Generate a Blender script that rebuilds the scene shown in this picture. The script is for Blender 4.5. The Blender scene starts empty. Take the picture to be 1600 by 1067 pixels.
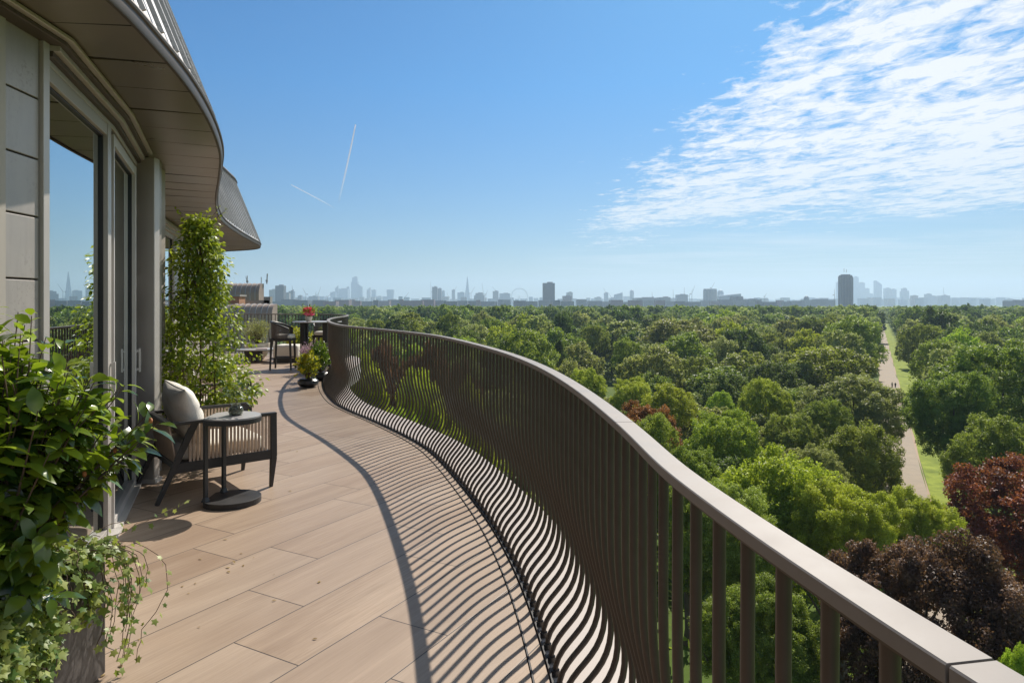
import bpy, math, random
import numpy as np
from mathutils import Vector, Matrix
from mathutils.geometry import tessellate_polygon
R = math.radians
rnd = random.Random(7)
nr = np.random.default_rng(11)
sc = bpy.context.scene
col = sc.collection

# ---------------------------------------------------------------- camera
FPX = 1067.0; HY = 472.0; EYE = 1.5; GZ = -26.5      # focal length and horizon in photo pixels, eye height, park level
cd = bpy.data.cameras.new('camera'); cam = bpy.data.objects.new('camera', cd); col.objects.link(cam)
cam.location = (0, 0, EYE); cam.rotation_euler = (R(90), 0, 0)
cd.sensor_width = 36; cd.lens = 36 * FPX / 1600; cd.shift_y = -(533.5 - HY) / 1600
cd.clip_start = 0.05; cd.clip_end = 90000
sc.camera = cam
# ---------------------------------------------------------------- light
SUN_AZ, SUN_EL = 22.5, 43.0          # degrees right of the view axis, above the horizon
sd = bpy.data.lights.new('sun', 'SUN'); sun = bpy.data.objects.new('sun', sd); col.objects.link(sun)
sd.energy = 4.6; sd.angle = R(0.53); sd.color = (1.0, 0.93, 0.83)
sv = Vector((math.sin(R(SUN_AZ)) * math.cos(R(SUN_EL)), math.cos(R(SUN_AZ)) * math.cos(R(SUN_EL)), math.sin(R(SUN_EL))))
sun.rotation_euler = sv.to_track_quat('Z', 'Y').to_euler(); sun.location = sv * 50
sc.view_settings.view_transform = 'Standard'; sc.view_settings.look = 'None'
sc.view_settings.exposure = 0.36; sc.view_settings.gamma = 1
cy = sc.cycles
cy.use_denoising = True; cy.max_bounces = 8; cy.diffuse_bounces = 3; cy.glossy_bounces = 3
cy.transparent_max_bounces = 10; cy.transmission_bounces = 4; cy.volume_bounces = 1
cy.caustics_reflective = False; cy.caustics_refractive = False; cy.sample_clamp_indirect = 4

# ---------------------------------------------------------------- node helper
class NT:
    def __init__(s, nt): s.nt = nt; s.n = nt.nodes; s.n.clear()
    def add(s, t, **kw):
        n = s.n.new(t)
        for k, v in kw.items(): setattr(n, k, v)
        return n
    def link(s, a, b): s.nt.links.new(a, b)
    def put(s, v, sock):
        if v is None: return
        if isinstance(v, (int, float, tuple, list)): sock.default_value = v
        else: s.link(v, sock)
    def math(s, op, a, b=None, c=None, clamp=False):
        n = s.add('ShaderNodeMath', operation=op); n.use_clamp = clamp
        s.put(a, n.inputs[0]); s.put(b, n.inputs[1]); s.put(c, n.inputs[2]); return n.outputs[0]
    def vmath(s, op, a, b=None):
        n = s.add('ShaderNodeVectorMath', operation=op); s.put(a, n.inputs[0]); s.put(b, n.inputs[1])
        return n.outputs['Value'] if op in ('DOT_PRODUCT', 'LENGTH') else n.outputs[0]
    def sep(s, v): n = s.add('ShaderNodeSeparateXYZ'); s.put(v, n.inputs[0]); return n.outputs
    def comb(s, x, y, z): n = s.add('ShaderNodeCombineXYZ'); s.put(x, n.inputs[0]); s.put(y, n.inputs[1]); s.put(z, n.inputs[2]); return n.outputs[0]
    def mix(s, f, a, b, blend='MIX'):
        n = s.add('ShaderNodeMix', data_type='RGBA', blend_type=blend); s.put(f, n.inputs[0])
        for v, k in ((a, 6), (b, 7)):
            if isinstance(v, tuple) and len(v) == 3: v = v + (1,)
            s.put(v, n.inputs[k])
        return n.outputs[2]
    def noise(s, vec, scale, detail=4, rough=.55, dist=0):
        n = s.add('ShaderNodeTexNoise'); s.put(vec, n.inputs['Vector']); n.inputs['Scale'].default_value = scale
        n.inputs['Detail'].default_value = detail; n.inputs['Roughness'].default_value = rough
        n.inputs['Distortion'].default_value = dist; return n.outputs['Fac']
    def ramp(s, f, *st):
        n = s.add('ShaderNodeMapRange'); n.clamp = True; s.put(f, n.inputs[0])
        for i, v in enumerate(st): n.inputs[i + 1].default_value = v
        return n.outputs[0]
    def wn(s, v): n = s.add('ShaderNodeTexWhiteNoise', noise_dimensions='3D'); s.put(v, n.inputs[0]); return n.outputs['Value']

def newmat(name):
    m = bpy.data.materials.new(name); m.use_nodes = True; t = NT(m.node_tree)
    o = t.add('ShaderNodeOutputMaterial'); p = t.add('ShaderNodeBsdfPrincipled'); t.link(p.outputs[0], o.inputs[0])
    return m, t, p, o

def mat(name, c, rough=.6, metal=0., var=.12, scale=4., stretch=None, bump=0., spec=.5, c2=None, coord='Object'):
    m, t, p, o = newmat(name)
    tc = t.add('ShaderNodeTexCoord'); v = tc.outputs[coord]
    if stretch: v = t.vmath('MULTIPLY', v, stretch)
    n = t.noise(v, scale, 6, .6)
    f = t.ramp(n, .32, .68, 0, 1)
    a = tuple(x * (1 - var) for x in c); b = tuple(min(1, x * (1 + var)) for x in (c2 or c))
    t.put(t.mix(f, a, b), p.inputs['Base Color'])
    t.put(t.ramp(n, .3, .7, max(0, rough - .07), min(1, rough + .07)), p.inputs['Roughness'])
    p.inputs['Metallic'].default_value = metal; p.inputs['Specular IOR Level'].default_value = spec
    if bump:
        b_ = t.add('ShaderNodeBump'); b_.inputs['Strength'].default_value = bump; b_.inputs['Distance'].default_value = .01
        t.put(t.noise(v, scale * 6, 5), b_.inputs['Height']); t.link(b_.outputs[0], p.inputs['Normal'])
    return m

def leafmat(name, dark, light, rough=.5, trans=.35, spec=.4, objvar=.0):
    m, t, p, o = newmat(name)
    a = t.add('ShaderNodeAttribute', attribute_name='tint')
    c = t.mix(a.outputs['Fac'], dark, light)
    if objvar:
        oi = t.add('ShaderNodeObjectInfo')
        h = t.add('ShaderNodeHueSaturation'); t.put(c, h.inputs['Color'])
        t.put(t.ramp(oi.outputs['Random'], 0, 1, .5 - objvar * .08, .5 + objvar * .06), h.inputs['Hue'])
        t.put(t.ramp(t.math('FRACT', t.math('MULTIPLY', oi.outputs['Random'], 7.3)), 0, 1, 1 - objvar * .5, 1 + objvar * .45), h.inputs['Value'])
        c = h.outputs[0]
    t.put(c, p.inputs['Base Color']); p.inputs['Roughness'].default_value = rough
    p.inputs['Specular IOR Level'].default_value = spec
    tr = t.add('ShaderNodeBsdfTranslucent')
    t.put(t.mix(.5, c, (min(1, light[0] * 1.45), min(1, light[1] * 1.5), light[2] * .6)), tr.inputs[0])
    mx = t.add('ShaderNodeMixShader'); mx.inputs[0].default_value = trans
    t.link(p.outputs[0], mx.inputs[1]); t.link(tr.outputs[0], mx.inputs[2]); t.link(mx.outputs[0], o.inputs[0])
    return m

# ---------------------------------------------------------------- world: sky with one sheet of high cloud
w = bpy.data.worlds.new('World'); sc.world = w; w.use_nodes = True
t = NT(w.node_tree)
out = t.add('ShaderNodeOutputWorld'); bg = t.add('ShaderNodeBackground'); t.link(bg.outputs[0], out.inputs[0])
SKYLOW, SKYHIGH = (.35, .43, .52, 1), (.205, .535, .79, 1)
sky = t.add('ShaderNodeTexSky'); sky.sky_type = 'NISHITA'; sky.sun_disc = False
sky.sun_elevation = R(SUN_EL); sky.sun_rotation = R(SUN_AZ); sky.altitude = 50
sky.air_density = 1.0; sky.dust_density = 0.5; sky.ozone_density = 1.5
dv = t.add('ShaderNodeTexCoord').outputs['Generated']
dx, dy, dz = t.sep(dv)
zz = t.math('MAXIMUM', dz, .012)
px, py = t.math('DIVIDE', dx, zz), t.math('DIVIDE', dy, zz)
pv = t.comb(px, py, 0)
wob = t.math('SUBTRACT', t.noise(pv, 1.1, 8, .68), .5)
wob2 = t.math('SUBTRACT', t.noise(t.comb(px, py, 5.), .45, 5, .6), .5)
edge = t.ramp(t.math('ADD', px, t.math('MULTIPLY', wob, 2.0)), .30, 1.35, 0, 1)
qx = t.math('ADD', px, t.math('MULTIPLY', py, .15)); qv = t.comb(t.math('MULTIPLY', qx, 1.2), t.math('MULTIPLY', py, .85), 0)
low = t.ramp(t.math('ADD', t.math('ADD', py, t.math('MULTIPLY', px, 1.15)), t.math('MULTIPLY', wob2, 14)), 11.0, 17.5, 1, 0)
rgt = t.ramp(px, 5, 8, 1, 0)
rip = t.noise(qv, 8.5, 8, .68, .6)      # fine ripples
cells = t.noise(qv, 2.6, 8, .64, .5)
big = t.noise(t.vmath('MULTIPLY', pv, (.6, 1, 1)), .8, 3, .5)
cov = t.math('ADD', t.math('ADD', t.math('MULTIPLY', cells, .72), t.math('MULTIPLY', rip, .56)), t.math('MULTIPLY', big, .30))
msk = t.math('MULTIPLY', t.math('MULTIPLY', edge, low), rgt)
body = t.ramp(t.math('ADD', cov, t.math('MULTIPLY', t.math('SUBTRACT', msk, 1), .42)), .65, .83, 0, 1)
st = t.ramp(t.noise(t.comb(t.math('MULTIPLY', px, .42), py, 3.), .6, 9, .66, .4), .43, .66, 0, .55)
st = t.math('MULTIPLY', st, t.math('MULTIPLY', t.ramp(px, .2, 2.6, 0, 1), t.ramp(py, 7, 11, 0, 1)))
fac = t.math('MAXIMUM', body, st)
fac = t.math('MULTIPLY', fac, t.ramp(dz, .012, .055, 0, 1), clamp=True)
c = t.mix(1.0, sky.outputs[0], t.mix(t.ramp(dz, .45, .75, 0, 1), t.mix(t.ramp(dz, .0, .30, 0, 1), SKYLOW, SKYHIGH), (.95, .86, .74, 1)), 'MULTIPLY')
h_ = t.mix(t.ramp(dz, .02, .22, 0, 1), (5.0, 5.9, 6.6, 1), (7.3, 7.5, 7.7, 1))
c = t.mix(t.math('MULTIPLY', fac, .95), c, h_)
t.put(c, bg.inputs[0]); bg.inputs[1].default_value = 0.1

# ---------------------------------------------------------------- mesh helpers
class MB:
    def __init__(s): s.v = []; s.f = []; s.m = []; s.mi = 0
    def face(s, idx): s.f.append(tuple(idx)); s.m.append(s.mi)
    def box(s, c, size, rot=None):
        hx, hy, hz = (q / 2 for q in size); b = len(s.v); c = Vector(c)
        for x, y, z in ((-1,-1,-1),(1,-1,-1),(1,1,-1),(-1,1,-1),(-1,-1,1),(1,-1,1),(1,1,1),(-1,1,1)):
            p = Vector((x * hx, y * hy, z * hz))
            if rot is not None: p = rot @ p
            s.v.append(c + p)
        for f in ((0,3,2,1),(4,5,6,7),(0,1,5,4),(1,2,6,5),(2,3,7,6),(3,0,4,7)): s.face([b + i for i in f])
        return s
    def span(s, x0, x1, y0, y1, z0, z1): return s.box(((x0+x1)/2, (y0+y1)/2, (z0+z1)/2), (abs(x1-x0), abs(y1-y0), abs(z1-z0)))
    def bar(s, p0, p1, w, d, side=(0, 1, 0), w1=None, d1=None):
        p0, p1 = Vector(p0), Vector(p1); a = (p1 - p0).normalized(); sd_ = Vector(side)
        sd_ = (sd_ - a * sd_.dot(a)).normalized(); n = a.cross(sd_); b = len(s.v)
        for p, ww, dd in ((p0, w, d), (p1, w1 or w, d1 or d)):
            for i, j in ((-1,-1),(1,-1),(1,1),(-1,1)): s.v.append(p + sd_ * (i * ww / 2) + n * (j * dd / 2))
        for f in ((0,3,2,1),(4,5,6,7),(0,1,5,4),(1,2,6,5),(2,3,7,6),(3,0,4,7)): s.face([b + i for i in f])
        return s
    def tube(s, pts, r, n=8, cap=True):
        pts = [Vector(p) for p in pts]; k = len(pts); rs = r if isinstance(r, (list, tuple)) else [r] * k
        b = len(s.v); u = None
        for i, p in enumerate(pts):
            a = (pts[min(i + 1, k - 1)] - pts[max(i - 1, 0)]).normalized()
            if u is None: u = a.orthogonal().normalized()
            u = (u - a * u.dot(a)).normalized(); q = a.cross(u)
            for j in range(n):
                an = 2 * math.pi * j / n; s.v.append(p + (u * math.cos(an) + q * math.sin(an)) * rs[i])
        for i in range(k - 1):
            for j in range(n):
                s.face((b+i*n+j, b+i*n+(j+1)%n, b+(i+1)*n+(j+1)%n, b+(i+1)*n+j))
        if cap: s.face(range(b + n - 1, b - 1, -1)); s.face(range(b + (k-1)*n, b + k*n))
        return s
    def lathe(s, prof, c=(0, 0, 0), n=32, sx=1, sy=1):
        b = len(s.v); c = Vector(c)
        for r, z in prof:
            for j in range(n):
                an = 2*math.pi*j/n; s.v.append(c + Vector((r*math.cos(an)*sx, r*math.sin(an)*sy, z)))
        for i in range(len(prof) - 1):
            for j in range(n): s.face((b+i*n+j, b+i*n+(j+1)%n, b+(i+1)*n+(j+1)%n, b+(i+1)*n+j))
        if prof[0][0] > 1e-5: s.face(range(b + n - 1, b - 1, -1))
        if prof[-1][0] > 1e-5: s.face(range(b + (len(prof)-1)*n, b + len(prof)*n))
        return s
    def prism(s, poly, z0, z1):
        b = len(s.v); n = len(poly)
        for z in (z0, z1):
            for x, y in poly: s.v.append(Vector((x, y, z)))
        for tri in tessellate_polygon([[Vector((x, y, 0)) for x, y in poly]]):
            s.face([b + n + i for i in tri]); s.face([b + i for i in reversed(tri)])
        for i in range(n): s.face((b+i, b+(i+1)%n, b+n+(i+1)%n, b+n+i))
        return s
    def sheet(s, rows):      # grid of points
        b = len(s.v); n = len(rows[0])
        for r_ in rows: s.v.extend(Vector(p) for p in r_)
        for i in range(len(rows) - 1):
            for j in range(n - 1): s.face((b+i*n+j, b+i*n+j+1, b+(i+1)*n+j+1, b+(i+1)*n+j))
        return s
    def build(s, name, mats, parent=None, smooth=False, bevel=0, fix=True):
        me = bpy.data.meshes.new(name); me.from_pydata([tuple(v) for v in s.v], [], s.f)
        if not isinstance(mats, (list, tuple)): mats = [mats]
        for m in mats: me.materials.append(m)
        if len(mats) > 1: me.polygons.foreach_set('material_index', s.m)
        if smooth:
            me.polygons.foreach_set('use_smooth', [True] * len(s.f))
            if smooth != 'full': me.set_sharp_from_angle(angle=R(40))
        o = bpy.data.objects.new(name, me); col.objects.link(o); o.parent = parent
        if fix:
            import bmesh
            bm = bmesh.new(); bm.from_mesh(me); bmesh.ops.recalc_face_normals(bm, faces=bm.faces); bm.to_mesh(me); bm.free()
        if bevel:
            b = o.modifiers.new('bevel', 'BEVEL'); b.width = bevel; b.segments = 2; b.limit_method = 'ANGLE'
        return o

def tag(o, label=None, cat=None, group=None, kind=None):
    if label: o['label'] = label
    if cat: o['category'] = cat
    if group: o['group'] = group
    if kind: o['kind'] = kind
    return o
def empty(name, loc, label, cat, group=None, rz=0):
    o = bpy.data.objects.new(name, None); col.objects.link(o); o.location = loc; o.rotation_euler = (0, 0, rz)
    o.empty_display_size = .2
    return tag(o, label, cat, group)
def copy_tree(o, parent=None):
    c = o.copy(); col.objects.link(c); c.parent = parent
    for ch in list(o.children): copy_tree(ch, c)
    return c

def quads(name, V, F, mats, tint=None, parent=None, smooth=False, mi=None):
    """fast mesh from numpy arrays; F is (n, k)"""
    me = bpy.data.meshes.new(name); n, k = F.shape
    me.vertices.add(len(V)); me.vertices.foreach_set('co', V.astype(np.float32).ravel())
    me.loops.add(n * k); me.loops.foreach_set('vertex_index', F.astype(np.int32).ravel())
    me.polygons.add(n); me.polygons.foreach_set('loop_start', np.arange(0, n * k, k, dtype=np.int32))
    if smooth: me.polygons.foreach_set('use_smooth', np.ones(n, dtype=bool))
    for m in (mats if isinstance(mats, (list, tuple)) else [mats]): me.materials.append(m)
    if mi is not None: me.polygons.foreach_set('material_index', mi.astype(np.int32))
    me.update(calc_edges=True)
    if tint is not None:
        a = me.attributes.new('tint', 'FLOAT', 'POINT'); a.data.foreach_set('value', tint.astype(np.float32))
    if parent is False: return me
    o = bpy.data.objects.new(name, me); col.objects.link(o); o.parent = parent
    return o

def at(x, y, Y): return Vector(((x - 800) / FPX * Y, Y, EYE - (y - HY) / FPX * Y))
def unit(a): return a / np.maximum(np.linalg.norm(a, axis=-1, keepdims=True), 1e-9)

# ---------------------------------------------------------------- curves
def spline(pts, step=.05, smooth=0):
    P = [np.array(p, float) for p in pts]; P = [2*P[0]-P[1]] + P + [2*P[-1]-P[-2]]; o = []
    for i in range(1, len(P) - 2):
        p0, p1, p2, p3 = P[i-1:i+3]
        d = [max(np.linalg.norm(b - a), 1e-6) ** .5 for a, b in ((p0, p1), (p1, p2), (p2, p3))]
        t0, t1 = 0, d[0]; t2 = t1 + d[1]; t3 = t2 + d[2]
        for t_ in np.linspace(t1, t2, 24, endpoint=False):
            A1 = (t1-t_)/(t1-t0)*p0 + (t_-t0)/(t1-t0)*p1; A2 = (t2-t_)/(t2-t1)*p1 + (t_-t1)/(t2-t1)*p2
            A3 = (t3-t_)/(t3-t2)*p2 + (t_-t2)/(t3-t2)*p3
            B1 = (t2-t_)/(t2-t0)*A1 + (t_-t0)/(t2-t0)*A2; B2 = (t3-t_)/(t3-t1)*A2 + (t_-t1)/(t3-t1)*A3
            o.append((t2-t_)/(t2-t1)*B1 + (t_-t1)/(t2-t1)*B2)
    o.append(P[-2]); o = np.array(o)
    def resample(a):
        L = np.r_[0, np.cumsum(np.linalg.norm(np.diff(a, axis=0), axis=1))]
        n = max(3, int(L[-1] / step)); s = np.linspace(0, L[-1], n)
        return np.stack([np.interp(s, L, a[:, i]) for i in range(2)], 1)
    o = resample(o)
    for _ in range(smooth):
        o[1:-1] = (o[:-2] + 2 * o[1:-1] + o[2:]) / 4
    return resample(o)
def normals(c):
    t_ = unit(np.gradient(c, axis=0)); return np.stack([t_[:, 1], -t_[:, 0]], 1)
def offset(c, d): return c + normals(c) * d

# ================================================================ TERRACE
RAILZ = 1.16
rail_pts = [(1.30,-3.2),(1.02,-2.0),(.74,-.8),(.55,.05),(.455,.55),(.431,.652),(.413,.777),(.379,.986),(.357,1.18),(.334,1.40),(.330,1.6),(.322,1.90),
            (.265,2.75),(.160,3.62),(-.01,4.5),(-.27,5.48),(-.64,6.66),(-.90,7.3),(-1.60,8.58),(-2.14,9.45),(-2.50,10.1),(-2.93,11.17),
            (-3.36,12.5),(-3.72,13.9),(-3.98,15.4),(-4.12,16.9),(-4.50,18.5),(-5.2,19.5),(-6.3,19.95),(-8.2,20.2),(-10.5,20.3)]
rail = spline(rail_pts, .02, 60)
base = offset(rail, -.10)
groove = offset(rail, -.19)

def tile_material():
    m, t, p, o = newmat('terrace_tile')
    pos = t.add('ShaderNodeNewGeometry').outputs['Position']
    ca, sa = .875, .485
    u = t.vmath('DOT_PRODUCT', pos, (ca, -sa, 0)); v = t.vmath('DOT_PRODUCT', pos, (sa, ca, 0))
    ru = t.math('DIVIDE', t.math('ADD', u, 2.14), .395); row = t.math('FLOOR', ru); fu = t.math('FRACT', ru)
    known = None; isk = None
    for k, val in ((0, 2.55), (-1, 2.04), (-2, 2.45), (-3, 2.945), (-4, 2.70), (-5, 3.0)):
        cmp_ = t.math('COMPARE', row, float(k), .2); a = t.math('MULTIPLY', cmp_, val)
        known = a if known is None else t.math('ADD', known, a); isk = cmp_ if isk is None else t.math('ADD', isk, cmp_)
    off = t.math('ADD', known, t.math('MULTIPLY', t.math('SUBTRACT', 1, isk), t.math('MULTIPLY', t.wn(t.comb(row, 3.3, 1.7)), 1.2)))
    tv = t.math('DIVIDE', t.math('SUBTRACT', v, off), 1.2); ti = t.math('FLOOR', tv); fv = t.math('FRACT', tv)
    eu = t.math('MULTIPLY', t.math('MINIMUM', fu, t.math('SUBTRACT', 1, fu)), .395)
    ev = t.math('MULTIPLY', t.math('MINIMUM', fv, t.math('SUBTRACT', 1, fv)), 1.2)
    e = t.math('MINIMUM', eu, ev); joint = t.ramp(e, .0020, .0034, 1, 0)
    rid = t.wn(t.comb(row, ti, 4.2)); rid2 = t.wn(t.comb(row, ti, 9.7))
    gv = t.comb(t.math('ADD', t.math('MULTIPLY', u, 5), t.math('MULTIPLY', rid, 30)), t.math('ADD', t.math('MULTIPLY', v, .55), t.math('MULTIPLY', rid2, 20)), 0)
    g1 = t.noise(gv, 1.3, 5, .55, .6)
    g2 = t.noise(t.vmath('MULTIPLY', gv, (6, 1.6, 1)), 3.2, 6, .65, .3)
    c = t.mix(t.ramp(g1, .33, .67, 0, 1), (.295, .203, .133), (.470, .347, .242))
    c = t.mix(t.ramp(g2, .4, .68, 0, .5), c, (.220, .150, .102))
    c = t.mix(t.ramp(rid, 0, 1, 0, .5), c, (.41, .315, .235)); c = t.mix(t.ramp(rid2, .45, 1, 0, .45), c, (.25, .165, .11))
    dirt = t.noise(pos, 1.1, 6, .6)
    c = t.mix(t.ramp(dirt, .5, .75, 0, .2), c, (.42, .35, .28))
    c = t.mix(joint, c, (.030, .024, .020))
    t.put(c, p.inputs['Base Color'])
    t.put(t.ramp(g2, .3, .7, .42, .60), p.inputs['Roughness']); p.inputs['Specular IOR Level'].default_value = .45
    b = t.add('ShaderNodeBump'); b.inputs['Strength'].default_value = .35; b.inputs['Distance'].default_value = .002
    t.put(t.math('SUBTRACT', t.math('MULTIPLY', g2, .25), joint), b.inputs['Height']); t.link(b.outputs[0], p.inputs['Normal'])
    return m
M = {}
M['tile'] = tile_material()
M['ledge'] = mat('pale_ledge_stone', (.44, .375, .325), .55, var=.08, scale=3)
M['bronze'] = mat('bronze_paint', (.085, .068, .056), .42, .35, var=.15, scale=6, spec=.4)
M['bronze_top'] = mat('bronze_handrail', (.255, .230, .210), .56, .12, var=.10, scale=14, stretch=(1, 1, 1), spec=.3)
M['black'] = mat('black_metal', (.018, .017, .017), .5, var=.2)
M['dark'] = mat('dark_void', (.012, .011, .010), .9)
M['concrete'] = mat('concrete', (.36, .34, .31), .8, var=.12, scale=1.5, bump=.2)

deck = MB()
pl = [tuple(p) for p in groove[::8]] + [tuple(groove[-1])] + [(-14, 20.5), (-14, -3.3)]
deck.prism(pl, -.03, 0)
tag(deck.build('terrace_floor', M['tile']), kind='structure', label='wood look porcelain tile floor of the curved terrace')
def strip(c, d0, d1, z, zb, name, m, parent=None, sub=4):
    a, b = offset(c, d0)[::sub], offset(c, d1)[::sub]; mb = MB()
    mb.sheet([[(p[0], p[1], z) for p in b], [(p[0], p[1], z) for p in a]])
    mb.sheet([[(p[0], p[1], z) for p in a], [(p[0], p[1], zb) for p in a]])
    mb.sheet([[(p[0], p[1], zb) for p in b], [(p[0], p[1], z) for p in b]])
    mb.sheet([[(p[0], p[1], zb) for p in a], [(p[0], p[1], zb) for p in b]])
    o = mb.build(name, m, parent, fix=False); return o
tag(strip(rail, -.178, -.118, 0, -.03, 'drain_cover', M['tile']), kind='structure')
tag(strip(rail, -.108, .34, -.012, -.04, 'terrace_ledge', M['ledge']), kind='structure', label='pale stone ledge outside the railing')
tag(strip(rail, -.5, .33, -.045, -.42, 'terrace_slab', M['concrete']), kind='structure')
slabm = MB(); pl2 = [tuple(p) for p in offset(rail, -.4)[::10]] + [(-14, 20.5), (-14, -3.3)]
slabm.prism(pl2, -.42, -.05); tag(slabm.build('terrace_slab', M['dark']), kind='structure')

# ---- balustrade
bal = empty('balustrade', (0, 0, 0), 'long curved bronze metal railing of closely set bellied bars along the terrace edge', 'railing')
L = np.r_[0, np.cumsum(np.linalg.norm(np.diff(rail, axis=0), axis=1))]
cuts = [0, L[np.argmin(np.linalg.norm(rail - np.array([.431, .652]), axis=1))], L[np.argmin(np.linalg.norm(rail - np.array([.325, 1.95]), axis=1))],
        L[np.argmin(np.linalg.norm(rail - np.array([-.2, 5.4]), axis=1))], L[np.argmin(np.linalg.norm(rail - np.array([-3.3, 12.3]), axis=1))], L[-1]]
N_ = normals(rail)
for a, b in zip(cuts[:-1], cuts[1:]):
    s = np.linspace(a + .0022, b - .0022, max(8, int((b - a) / .05)))
    c = np.stack([np.interp(s, L, rail[:, i]) for i in range(2)], 1); n = np.stack([np.interp(s, L, N_[:, i]) for i in range(2)], 1)
    hw = .027; prof = [(-hw, RAILZ - .020), (-hw, RAILZ - .002), (-hw + .002, RAILZ), (hw - .002, RAILZ), (hw, RAILZ - .002), (hw, RAILZ - .020)]
    mb = MB(); rows = [[(p[0] + q[0] * d, p[1] + q[1] * d, z) for d, z in prof + prof[:1]] for p, q in zip(c, n)]
    mb.sheet(rows)
    k = len(prof); mb.face(range(k)); mb.face([len(rows) * (k + 1) - 2 - i for i in range(k)])
    o = mb.build('handrail', M['bronze_top'], bal, smooth=True)
# flat under the handrail and low shoe rail
strip(rail, -.016, .016, RAILZ - .021, RAILZ - .031, 'under_rail', M['bronze'], bal)
strip(rail, -.114, -.106, .012, -.02, 'edge_trim', M['black'], bal)
strip(rail, -.186, -.180, .006, -.02, 'edge_trim', M['black'], bal)
profile = [(-.088, -.010), (-.090, .018), (-.080, .050), (-.050, .098), (-.008, .145), (.036, .200), (.062, .262), (.070, .330),
           (.062, .405), (.040, .490), (.018, .575), (.005, .660), (0, .74), (0, RAILZ - .03)]
pc = spline(profile, .035, 1)
pb = MB(); pb.tube([(x, 0, z) for x, z in pc], .0112, 10)
pb.tube([(-.088, 0, -.008), (-.088, 0, .012)], [.021, .019], 10)
bar0 = pb.build('baluster', M['bronze'], bal, smooth=True)
s0 = L[np.argmin(np.linalg.norm(rail - np.array([.50, .33]), axis=1))]
SP = .107
stations = np.arange(s0 % SP + .0, L[-1], SP)
lst = [s for s in stations if s >= s0 - .001]; first = lst[:100]; rest = lst[100:] + [s for s in stations if s < s0 - .001]
me0 = bar0.data; V0 = np.array([v.co for v in me0.vertices])
def xf(s):
    p = [np.interp(s, L, rail[:, i]) for i in range(2)]; n = [np.interp(s, L, N_[:, i]) for i in range(2)]
    return p, math.atan2(n[1], n[0])
for i, s in enumerate(first):
    p, a = xf(s); o = bar0 if i == 0 else bar0.copy()
    if i: col.objects.link(o)
    o.parent = bal; o.location = (p[0], p[1], 0); o.rotation_euler = (0, 0, a)
mbr = MB()
for s in rest:
    p, a = xf(s); ca, sa = math.cos(a), math.sin(a); b = len(mbr.v)
    mbr.v.extend([(p[0] + x * ca - y * sa, p[1] + x * sa + y * ca, z) for x, y, z in V0])
    mbr.f.extend([tuple(b + i for i in q.vertices) for q in me0.polygons])
mbr.m = [0] * len(mbr.f)
tag(mbr.build('balusters', M['bronze'], bal, smooth=True, fix=False), kind='stuff')

# ================================================================ BUILDING
def zinc(name, c, rough=.5, metal=.35):
    m, t, p, o = newmat(name)
    v = t.add('ShaderNodeTexCoord').outputs['Object']
    n = t.noise(v, 1.6, 6, .6); n2 = t.noise(t.vmath('MULTIPLY', v, (9, 9, .8)), 2.4, 6, .7); sp = t.noise(v, 55, 3, .6)
    cc = t.mix(t.ramp(n, .3, .7, 0, 1), tuple(x * .82 for x in c), tuple(x * 1.15 for x in c))
    cc = t.mix(t.ramp(n2, .5, .75, 0, .28), cc, tuple(x * .6 for x in c))
    cc = t.mix(t.math('MULTIPLY', t.ramp(sp, .54, .64, 0, .7), t.ramp(n, .42, .6, 0, 1)), cc, tuple(x * .45 for x in c))
    t.put(cc, p.inputs['Base Color']); t.put(t.ramp(n, .3, .7, rough - .1, rough + .1), p.inputs['Roughness'])
    p.inputs['Metallic'].default_value = metal
    return m
M['zinc'] = zinc('pigmento_zinc', (.40, .362, .325), .48, .25)
M['soffit'] = mat('soffit_metal', (.205, .172, .134), .33, .35, var=.08, scale=1.2)
M['frame'] = mat('window_frame_paint', (.46, .425, .385), .45, .2, var=.04)
M['framel'] = mat('window_frame_light', (.60, .57, .53), .4, .2, var=.04)
M['gasket'] = mat('gasket_black', (.015, .015, .016), .5)
M['gutter'] = mat('gutter_bronze', (.085, .066, .050), .5, .3, var=.15, scale=3)
M['ribm'] = zinc('mansard_zinc', (.52, .505, .49), .42, .45)
M['plaster'] = mat('interior_plaster', (.42, .38, .33), .8, var=.05)
M['wood'] = mat('interior_floor', (.42, .33, .24), .5, stretch=(8, 1, 1))
def glassmat(name='window_glass', tint=(.82, .88, .88), refl=.55):
    m, t, p, o = newmat(name)
    tr = t.add('ShaderNodeBsdfTransparent'); tr.inputs[0].default_value = tuple(x * .62 for x in tint) + (1,)
    g = t.add('ShaderNodeBsdfGlossy'); g.inputs['Roughness'].default_value = .0; g.inputs[0].default_value = tint + (1,)
    fr = t.add('ShaderNodeFresnel'); fr.inputs[0].default_value = 1.5
    mx = t.add('ShaderNodeMixShader'); t.put(t.math('ADD', fr.outputs[0], refl, clamp=True), mx.inputs[0])
    t.link(tr.outputs[0], mx.inputs[1]); t.link(g.outputs[0], mx.inputs[2]); t.link(mx.outputs[0], o.inputs[0])
    return m
M['glass'] = glassmat()

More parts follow.
